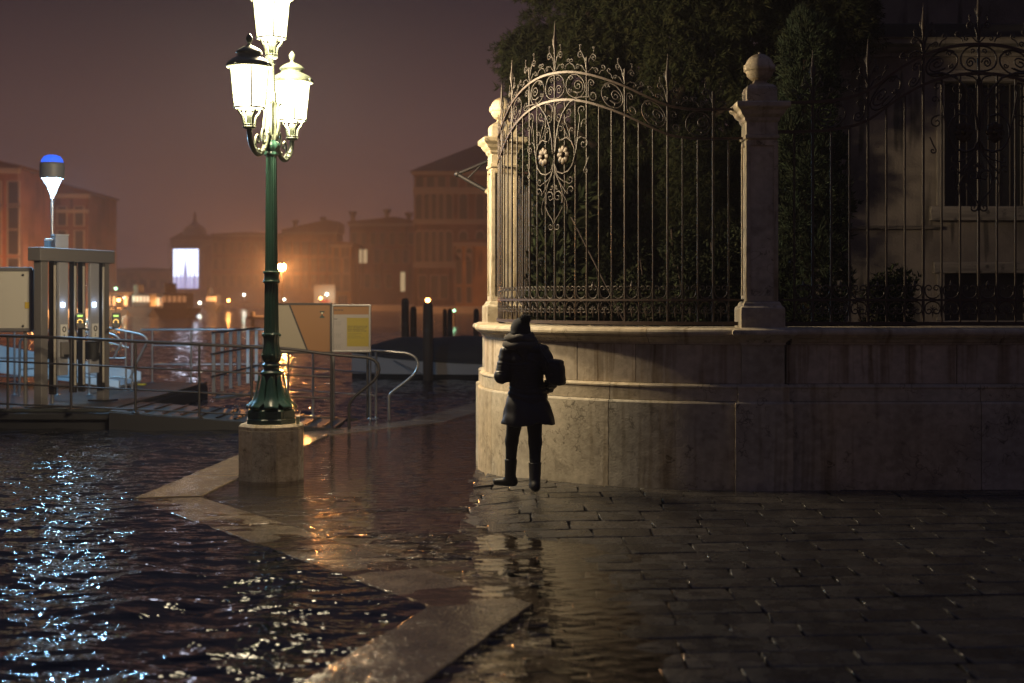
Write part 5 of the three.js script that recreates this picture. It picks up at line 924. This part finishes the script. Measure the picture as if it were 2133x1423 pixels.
    for (let k = 0; k < 5; k++) part('scaffold_pole', rod(V((-34 + 17 * k) * s, -62 * s, 0.9), V((-34 + 17 * k) * s, 52 * s, 0.9), 0.07, 0.07, 5), M.steelDark, o);
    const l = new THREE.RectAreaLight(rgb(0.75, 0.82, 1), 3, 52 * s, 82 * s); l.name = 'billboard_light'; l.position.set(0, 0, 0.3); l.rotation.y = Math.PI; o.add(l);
  }
  // street lamps of the far shore: [column, row, distance, globe radius m, colour kind, candela, label]
  const tint = { orange: [1, 0.37, 0.09], white: [0.95, 1.0, 0.80], green: [0.35, 1.0, 0.55], cyan: [0.25, 0.95, 1.0], red: [1, 0.10, 0.12] };
  const ORANGE = [[587, 556, 96, 0.245, 'orange', 3200, 'big glowing orange lamp half hidden by the lantern post', 260], [391, 617, 150, 0.24, 'orange', 180, 'bright orange lamp right below the far billboard', 40], [358, 631, 156, 0.16, 'orange', 60, 'small orange lamp in front of the far station', 30], [247, 625, 160, 0.17, 'orange', 160, 'orange lamp beside the right card reader', 30], [476, 626, 185, 0.16, 'orange', 200, 'orange lamp on the far quay between billboard and lantern post', 30], [668, 621, 205, 0.19, 'orange', 150, 'orange lamp just above the orange signboard', 34], [891, 625, 170, 0.24, 'orange', 60, 'orange lamp seen on top of the thick mooring pile', 40], [62, 610, 140, 0.2, 'orange', 700, 'unseen orange lamp added behind the notice board to light the left houses', 30],  // last one: unseen lamp, added to light the left houses from below
    [508, 614, 225, 0.17, 'white', 90, 'pale lamp on the far quay left of the lantern post', 14], [681, 613, 212, 0.18, 'white', 14, 'pale lamp lighting a wall above the signboards', 16], [416, 631, 165, 0.13, 'white', 60, 'pale lamp right of the far waterbus station', 14], [592, 624, 215, 0.15, 'white', 60, 'small pale lamp just right of the lantern post', 12], [173, 594, 140, 0.16, 'white', 110, 'pale lamp between the two ticket validators', 18], [189, 595.5, 146, 0.13, 'white', 60, 'second pale lamp between the two ticket validators', 16], [117, 590, 142, 0.12, 'white', 50, 'pale lamp left of the left ticket validator', 14], [194, 619, 150, 0.13, 'white', 40, 'low pale lamp left of the right ticket validator', 12], [259, 620, 170, 0.12, 'white', 30, 'left one of two small pale lamps by the far station', 12], [265, 621, 172, 0.09, 'white', 20, 'right one of two small pale lamps by the far station', 12], [241, 601, 150, 0.13, 'green', 30, 'greenish lamp right of the ticket gate', 6], [946, 647, 92, 0.075, 'green', 6, 'small green light behind the mooring piles', 8], [439, 645, 190, 0.14, 'cyan', 12, 'left one of the boat lights low on the far water', 6], [448, 645, 190, 0.18, 'cyan', 20, 'brighter one of the boat lights low on the far water', 9], [456, 645, 190, 0.08, 'red', 6, 'tiny red boat light low on the far water', 4]];
  for (const [u, v, d, r, kind, cd, label, k] of ORANGE) {
    const boat = v > 640, y = PY(v, d), o = thing(boat ? 'signal_light' : 'street_lamp', label, 'lamp', [PX(u, d), 0, -d], 0, 'lamps on the far shore');
    const g = part('lamp_globe', ball(r, 0, y, 0, 16, 12), glow(...tint[kind], k), o);
    part('post', rod(V(0, -0.3, 0), V(0, y - r * 0.9, 0), 0.06, 0.045, 8), M.steelDark, o); part('cap', lathe([[r * 0.9, y + r * 0.7], [r * 0.5, y + r * 1.15], [0.01, y + r * 1.5]], 10), M.steelDark, o);
    const l = new THREE.PointLight(rgb(...tint[kind]), cd, 0, 2); l.name = 'street_lamp_light'; l.position.set(0, y, 0); l.castShadow = true; l.shadow.radius = r / 0.02 * 0.9; o.add(l);
  }
  const jt = thing('jetty', 'dark timber jetty under the big orange lamp', 'jetty', [PX(600, 97), 0, -97]); part('deck', box(5, 0.2, 3, 0, 0.5, 0), M.hullDark, jt); for (const x of [-2.2, 0, 2.2]) part('pile', rod(V(x, -1, 1.2), V(x, 0.9, 1.2), 0.14, 0.14, 8), M.hullDark, jt);
  const lw = thing('lit_wall', 'pale wall patch with red sign lit by a lamp above the signboards', 'wall', [PX(676, 214), 0, -214]); part('face', box(3.2, 3.6, 0.3, 0, 2.1, 0), mat(0.25, 0.22, 0.18, 0.9), lw); part('red_sign', box(1.4, 0.35, 0.1, 0.1, PY(627, 214), 0.25), mat(0.4, 0.03, 0.02, 0.6), lw);
  // waterbus stations and boats far down the canal
  function station(label, u0, u1, d, vr, n, lit) {
    const w = PX(u1, d) - PX(u0, d), o = thing('waterbus_station', label, 'floating station', [(PX(u0, d) + PX(u1, d)) / 2, 0, -d], 0, 'floating stations on the far canal'), h = PY(vr, d);
    part('hull', box(w + 1, 0.8, 4, 0, 0.1, 0), M.hullDark, o); part('roof', box(w + 0.8, 0.35, 4.4, 0, h, 0), M.hullDark, o);
    for (let k = 0; k <= n; k++) part('post', box(0.12, h - 0.4, 0.12, -w / 2 + w * k / n, (h + 0.4) / 2, 1.6), M.steelDark, o);
    for (let k = 0; k < n; k++) part(lit[k] ? 'lit_window' : 'panel', box(w / n - 0.3, h - 1.3, 0.06, -w / 2 + w * (k + 0.5) / n, (h + 0.7) / 2, 1.4), lit[k] ? glow(1, 0.80, 0.45, lit[k]) : M.hullDark, o);
  }
  station('far floating station with lit windows below the billboard', 328, 382, 158, 615, 4, [0.30, 0.05, 0.34, 0.26]);
  station('dim floating station left of the lit far station', 228, 274, 165, 612, 4, [0.04, 0.05, 0, 0.22]);
  function bus(label, u0, u1, d, glowing) {
    const w = PX(u1, d) - PX(u0, d), o = thing('waterbus', label, 'boat', [(PX(u0, d) + PX(u1, d)) / 2, 0, -d], 0, 'waterbuses far down the canal');
    const g = extr([[-w / 2, 0.9], [-w / 2 + 0.8, -0.3], [w / 2 - 0.8, -0.3], [w / 2, 0.9]], 4, 0); part('hull', g, M.hullDark, o); part('cabin', rbox(w * 0.62, 1.5, 3, 0.15, 0, 1.6, 0), M.hullDark, o); part('wheelhouse', rbox(w * 0.18, 1.0, 2.2, 0.1, -w * 0.2, 2.8, 0), M.hullDark, o);
    for (let k = 0; k < 5; k++) part('lit_window', box(w * 0.09, 0.6, 0.06, -w * 0.25 + k * w * 0.125, 1.75, 1.53), glow(1, 0.72, 0.38, glowing * (0.4 + 0.25 * (k % 3))), o);
  }
  bus('dark waterbus between the two far floating stations', 272, 330, 152, 0.25); bus('small dark boat below the cyan boat lights', 428, 462, 188, 0.08); bus('dark barge lying before the far lit station', 330, 412, 138, 0.02);
}

// ---------------------------------------------------------------- the walker
function nets(f, lo, hi, cell) {                           // surface of f = 0 (f < 0 inside) as a smooth mesh
  const n = [0, 1, 2].map(k => Math.ceil((hi[k] - lo[k]) / cell) + 1), id = (i, j, k) => (k * n[1] + j) * n[0] + i, val = new Float32Array(n[0] * n[1] * n[2]);
  for (let k = 0; k < n[2]; k++) for (let j = 0; j < n[1]; j++) for (let i = 0; i < n[0]; i++) val[id(i, j, k)] = f(lo[0] + i * cell, lo[1] + j * cell, lo[2] + k * cell);
  const at = new Int32Array(val.length).fill(-1), pos = [], idx = [];
  for (let k = 0; k < n[2] - 1; k++) for (let j = 0; j < n[1] - 1; j++) for (let i = 0; i < n[0] - 1; i++) {
    let c = 0, x = 0, y = 0, z = 0; const v = (a, b, d) => val[id(i + a, j + b, k + d)];
    const edge = (a, b) => { const p = v(...a), q = v(...b); if (p < 0 !== q < 0) { const t = p / (p - q); x += a[0] + (b[0] - a[0]) * t; y += a[1] + (b[1] - a[1]) * t; z += a[2] + (b[2] - a[2]) * t; c++; } };
    for (const a of [0, 1]) for (const b of [0, 1]) { edge([0, a, b], [1, a, b]); edge([a, 0, b], [a, 1, b]); edge([a, b, 0], [a, b, 1]); }
    if (c) { at[id(i, j, k)] = pos.length / 3; pos.push(lo[0] + (i + x / c) * cell, lo[1] + (j + y / c) * cell, lo[2] + (k + z / c) * cell); }
  }
  const quad = (a, b, c, d, flip) => { if (a < 0 || b < 0 || c < 0 || d < 0) return; flip ? idx.push(a, c, b, a, d, c) : idx.push(a, b, c, a, c, d); };
  for (let k = 1; k < n[2] - 1; k++) for (let j = 1; j < n[1] - 1; j++) for (let i = 1; i < n[0] - 1; i++) {
    const s = val[id(i, j, k)] < 0;
    if (s !== val[id(i + 1, j, k)] < 0) quad(at[id(i, j - 1, k - 1)], at[id(i, j, k - 1)], at[id(i, j, k)], at[id(i, j - 1, k)], !s);
    if (s !== val[id(i, j + 1, k)] < 0) quad(at[id(i - 1, j, k - 1)], at[id(i - 1, j, k)], at[id(i, j, k)], at[id(i, j, k - 1)], !s);
    if (s !== val[id(i, j, k + 1)] < 0) quad(at[id(i - 1, j - 1, k)], at[id(i, j - 1, k)], at[id(i, j, k)], at[id(i - 1, j, k)], !s);
  }
  const g = new THREE.BufferGeometry(); g.setAttribute('position', new THREE.Float32BufferAttribute(pos, 3)); g.setIndex(idx); g.computeVertexNormals(); return plain(g);
}
const smin = (a, b, k) => { const h = Math.max(k - Math.abs(a - b), 0) / k; return Math.min(a, b) - h * h * k / 4; };
function bone(x, y, z, a, b, ra, rb) {                     // distance to a tapered capsule
  const bx = b[0] - a[0], by = b[1] - a[1], bz = b[2] - a[2], px = x - a[0], py = y - a[1], pz = z - a[2], t = clamp((px * bx + py * by + pz * bz) / (bx * bx + by * by + bz * bz));
  return Math.hypot(px - bx * t, py - by * t, pz - bz * t) - lerp(ra, rb, t);
}
const ell = (x, y, z, c, r) => (Math.hypot((x - c[0]) / r[0], (y - c[1]) / r[1], (z - c[2]) / r[2]) - 1) * Math.min(...r);
plot = PLOT;
{
  const px = PX(1099, 13.3), o = thing('person', 'person in a long dark quilted coat, bobble hat and boots walking past the wall', 'person', [px, 0, -13.3]);
  const skin = mat(0.32, 0.20, 0.14, 0.5), coatM = mat(0.011, 0.0115, 0.017, 0.5, { bumpMap: scaled(grainBump, 3), bumpScale: 0.004 }), dark = mat(0.007, 0.007, 0.010, 0.75), bootM = mat(0.011, 0.010, 0.010, 0.5), knit = mat(0.016, 0.018, 0.024, 0.95, { bumpMap: scaled(grainBump, 8), bumpScale: 0.004 }), scarfM = mat(0.075, 0.070, 0.065, 0.95), hairM = mat(0.02, 0.014, 0.01, 0.6);
  // x to the right, y up, z towards the camera; she walks away and to the left
  const HD = [-0.066, 1.490, -0.01], face = [-0.42, -0.03, -0.90];
  const J = { hl: [-0.095, 0.82, 0], kl: [-0.148, 0.45, -0.17], al: [-0.163, 0.10, -0.30], hr: [0.055, 0.82, 0], kr: [0.072, 0.45, -0.03], ar: [0.067, 0.09, 0.06], sl: [-0.185, 1.30, 0], el: [-0.238, 1.075, 0.02], wl: [-0.10, 1.13, -0.20], sr: [0.135, 1.30, 0.01], er: [0.245, 1.075, 0.07], wr: [0.205, 0.965, -0.10] };
  const sideX = [Math.cos(Math.atan2(face[0], -face[2])), 0, Math.sin(Math.atan2(face[0], -face[2]))];   // her right
  const hp = (f, u, s) => [0, 1, 2].map(k => HD[k] + face[k] * f + [0, 1, 0][k] * u + sideX[k] * s);
  const trunk = (x, y, z) => { let d = bone(x, y, z, [-0.02, 0.86, 0], [-0.03, 1.28, 0], 0.12, 0.11); d = smin(d, bone(x, y, z, [-0.03, 1.28, 0], [-0.06, 1.42, -0.01], 0.07, 0.052), 0.06); for (const [s, e, w] of [['sl', 'el', 'wl'], ['sr', 'er', 'wr']]) { d = smin(d, bone(x, y, z, J[s], J[e], 0.045, 0.038), 0.04); d = smin(d, bone(x, y, z, J[e], J[w], 0.038, 0.026), 0.03); } for (const [h, k, a] of [['hl', 'kl', 'al'], ['hr', 'kr', 'ar']]) { d = smin(d, bone(x, y, z, J[h], J[k], 0.078, 0.05), 0.05); d = smin(d, bone(x, y, z, J[k], J[a], 0.05, 0.036), 0.03); } return d; };
  const head = (x, y, z) => {
    let d = ell(x, y, z, [HD[0], HD[1] + 0.012, HD[2]], [0.076, 0.098, 0.090]); d = smin(d, ell(x, y, z, hp(0.035, -0.055, 0), [0.052, 0.058, 0.056]), 0.04);
    d = smin(d, bone(x, y, z, hp(0.088, 0.0, 0), hp(0.112, -0.035, 0), 0.009, 0.014), 0.012); d = smin(d, bone(x, y, z, hp(0.080, -0.070, -0.018), hp(0.080, -0.070, 0.018), 0.009, 0.009), 0.01); d = smin(d, bone(x, y, z, [-0.06, 1.36, -0.01], [HD[0], 1.44, HD[2]], 0.054, 0.05), 0.03);
    for (const s of [-1, 1]) { d = smin(d, ell(x, y, z, hp(-0.005, -0.01, s * 0.078), [0.014, 0.028, 0.018]), 0.01); d = Math.max(d, -(ell(x, y, z, hp(0.088, 0.008, s * 0.032), [0.013, 0.010, 0.013]))); d = Math.min(d, ell(x, y, z, hp(0.074, 0.008, s * 0.032), [0.011, 0.011, 0.011])); } return d;
  };
  function hand(w, dir, up, sg) {                          // palm and five fingers from a wrist
    const D = V(...dir).normalize(), S = V(...up).cross(D).normalize(), U = D.clone().cross(S), P = (f, s, u) => [w[0] + D.x * f + S.x * s + U.x * u, w[1] + D.y * f + S.y * s + U.y * u, w[2] + D.z * f + S.z * s + U.z * u];
    return (x, y, z) => { let d = bone(x, y, z, P(0, 0, 0), P(0.03, 0, 0), 0.024, 0.026); d = smin(d, bone(x, y, z, P(0.045, -0.022, 0), P(0.045, 0.022, 0), 0.022, 0.022), 0.02); [[-0.03, 0.034], [-0.010, 0.042], [0.011, 0.040], [0.030, 0.030]].forEach(([s, l]) => { d = smin(d, bone(x, y, z, P(0.06, s, 0), P(0.06 + l, s, -0.012), 0.0092, 0.0088), 0.006); d = smin(d, bone(x, y, z, P(0.06 + l, s, -0.012), P(0.06 + l * 1.25, s, -0.042), 0.0088, 0.0078), 0.004); }); d = smin(d, bone(x, y, z, P(0.02, sg * 0.026, -0.004), P(0.05, sg * 0.050, -0.018), 0.011, 0.010), 0.008); return smin(d, bone(x, y, z, P(0.05, sg * 0.050, -0.018), P(0.072, sg * 0.042, -0.034), 0.010, 0.008), 0.004); };
  }
  const hands = [[J.wl, [0.6, 0.1, -0.6], [0, 1, 0], 1], [J.wr, [-0.35, -0.75, -0.5], [0.8, 0.1, 0.3], -1]];
  const lowp = p => p.map(v => v - 0.14), hip = p => p.map(v => v + 0.14);
  part('body', merge([nets(trunk, [-0.34, 0.04, -0.42], [0.36, 1.46, 0.22], 0.013), nets(head, [-0.19, 1.33, -0.16], [0.06, 1.63, 0.12], 0.0045), ...hands.map(h => nets(hand(...h), lowp(h[0]), hip(h[0]), 0.0042))]), skin, o);
  // coat: a flared, quilted shell with two sleeves
  const W = [[0.60, 0.248], [0.75, 0.222], [0.95, 0.168], [1.05, 0.158], [1.18, 0.172], [1.28, 0.178], [1.36, 0.13], [1.42, 0.08]], Dp = [[0.60, 0.185], [0.95, 0.13], [1.2, 0.135], [1.36, 0.10], [1.42, 0.07]], CX = [[0.6, 0.002], [0.95, -0.002], [1.2, -0.022], [1.42, -0.05]];
  const coat = (x, y, z) => {
    const w = spline(W, y), q = spline(Dp, y), cx = table(CX, y), wob = y + 0.02 * Math.sin(x * 7 + z * 3) + 0.012 * Math.sin(x * 23 + y * 9) + 0.008 * Math.sin(z * 31 + y * 5), quilt = 0.0105 * Math.pow(Math.abs(Math.sin(Math.PI * wob / (0.062 + 0.010 * Math.sin(y * 9)))), 0.7) + 0.0035 * Math.sin(x * 47 + y * 21) * Math.sin(z * 39 - y * 17), hem = 0.632 - 0.05 * (x > 0.05 ? 0 : 0.15) + 0.012 * Math.sin(x * 16);
    let d = (Math.hypot((x - cx) / w, z / q) - 1) * Math.min(w, q); d = Math.max(d, hem - y, y - 1.40);
    for (const [s, e, r, a, b, c] of [['sl', 'el', 'wl', 0.072, 0.066, 0.050], ['sr', 'er', 'wr', 0.072, 0.066, 0.050]]) { d = smin(d, bone(x, y, z, J[s], J[e], a, b), 0.03); d = smin(d, bone(x, y, z, J[e], J[r], b, c), 0.02); }
    return d - quilt + 0.004;
  };
  part('coat', nets(coat, [-0.36, 0.56, -0.34], [0.36, 1.46, 0.26], 0.0105), coatM, o);
  part('hood', nets((x, y, z) => { let d = bone(x, y, z, [-0.205, 1.305, 0.03], [-0.05, 1.345, 0.07], 0.045, 0.062); d = smin(d, bone(x, y, z, [-0.05, 1.345, 0.07], [0.12, 1.315, 0.05], 0.062, 0.05), 0.03); d = smin(d, bone(x, y, z, [-0.205, 1.31, 0.0], [-0.272, 1.255, -0.02], 0.035, 0.010), 0.02); return smin(d, bone(x, y, z, [-0.06, 1.33, 0.09], [-0.03, 1.25, 0.12], 0.055, 0.03), 0.04); }, [-0.33, 1.17, -0.12], [0.22, 1.45, 0.2], 0.011), coatM, o);
  part('trousers', nets((x, y, z) => { let d = 1; for (const [h, k, a] of [['hl', 'kl', 'al'], ['hr', 'kr', 'ar']]) { d = smin(d, bone(x, y, z, J[h], J[k], 0.090, 0.060), 0.03); d = smin(d, bone(x, y, z, J[k], J[a], 0.060, 0.045), 0.03); } return Math.max(d, 0.16 - y); }, [-0.3, 0.12, -0.42], [0.24, 0.9, 0.2], 0.012), dark, o);
  const shoe = (a, k, toe, lift) => (x, y, z) => { const top = [0, 1, 2].map(i => lerp(a[i], k[i], 0.50)); let d = bone(x, y, z, top, [a[0], a[1] - 0.01, a[2]], 0.060, 0.052); d = Math.max(d, y - top[1]); d = smin(d, bone(x, y, z, [a[0] - (toe[0] - a[0]) * 0.22, lift + 0.045, a[2] - (toe[2] - a[2]) * 0.22], toe, 0.046, 0.036), 0.03); return Math.max(d, lift - y); };
  part('boot', nets(shoe(J.al, J.kl, [-0.292, 0.042, -0.345], 0.004), [-0.37, -0.03, -0.46], [-0.04, 0.36, -0.1], 0.009), bootM, o);
  part('boot', nets(shoe(J.ar, J.kr, [0.045, 0.04, -0.10], 0.004), [-0.06, -0.03, -0.2], [0.18, 0.36, 0.2], 0.009), bootM, o);
  const hat = part('bobble_hat', nets((x, y, z) => { let d = ell(x, y, z, [HD[0], HD[1] + 0.022, HD[2] + 0.006], [0.094, 0.108, 0.106]); d = Math.max(d, 1.457 - y + 0.12 * (z - HD[2])); return smin(d, Math.hypot(Math.hypot((x - HD[0]) / 1, (z - HD[2]) / 1.12) - 0.086, (y - 1.470 - 0.12 * (z - HD[2])) * 0.6) - 0.014, 0.008) + 0.0022 * Math.sin(y * 320) * Math.sin((x + z) * 210); }, [-0.2, 1.41, -0.16], [0.07, 1.64, 0.15], 0.0065), knit, o);
  const fur = []; for (let i = 0; i < 260; i++) { const u = rr(-1, 1), a = rr(0, 6.28), q = Math.sqrt(1 - u * u), n = V(q * Math.cos(a), u, q * Math.sin(a)), c = V(-0.022, 1.606, 0.060), l = rr(0.050, 0.066); fur.push(rod(c.clone().addScaledVector(n, 0.026), c.clone().addScaledVector(n, l), 0.0055, 0.0025, 4)); }
  part('bobble', [ball(0.050, -0.022, 1.606, 0.060, 14, 10), ...fur], knit, hat);
  part('hair', nets((x, y, z) => Math.max(ell(x, y, z, [HD[0] + 0.012, 1.44, HD[2] + 0.025], [0.082, 0.075, 0.082]), y - 1.475, -(x - HD[0]) * face[0] * 0 + (face[0] * (x - HD[0]) + face[2] * (z - HD[2])) - 0.03), [-0.18, 1.34, -0.12], [0.06, 1.50, 0.14], 0.008), hairM, o);
  const sc = []; for (const [y, R, r, t] of [[1.375, 0.122, 0.036, 0.1], [1.415, 0.108, 0.036, -0.14], [1.450, 0.092, 0.030, 0.12]]) { const pts = []; for (let i = 0; i < 22; i++) { const a = i / 22 * 6.283; pts.push(V(-0.066 + R * 1.12 * Math.cos(a), y + t * R * Math.cos(a + 1) + 0.006 * Math.sin(a * 5), 0.0 + R * Math.sin(a))); } sc.push(pipe(pts, r, 9, 3, true)); }
  part('scarf', sc, scarfM, o);
  // bag under her right arm
  const b = thing('shoulder_bag', 'black bag carried under the right arm of the person', 'bag', [px + 0.262, 1.115, -13.3 + 0.10], -0.25);
  part('body', nets((x, y, z) => { const k = 0.07, sl = 0.18 * y, q = [Math.abs(x + sl) - 0.082 + k, Math.abs(y + 0.12 * x) - 0.118 + k, Math.abs(z) - 0.11 + k]; return Math.hypot(...q.map(v => Math.max(v, 0))) - k - 0.009 * Math.sin(x * 30 + y * 12) * Math.sin(y * 26 + z * 9); }, [-0.14, -0.17, -0.18], [0.14, 0.17, 0.18], 0.011), M.bag, b);
  part('flap', rbox(0.15, 0.085, 0.205, 0.035, -0.012, 0.078, 0, 0, -0.1), M.bag, b);
  part('strap', pipe([V(-0.05, 0.09, 0.12), V(-0.14, 0.22, 0.06), V(-0.17, 0.26, -0.05), V(-0.13, 0.2, -0.15), V(-0.04, 0.08, -0.12)], 0.011, 6, 5), M.bag, b);
  part('buckle', rbox(0.03, 0.03, 0.01, 0.004, -0.02, -0.02, 0.112), M.steelDark, b);
}
renderer.render(scene, camera);
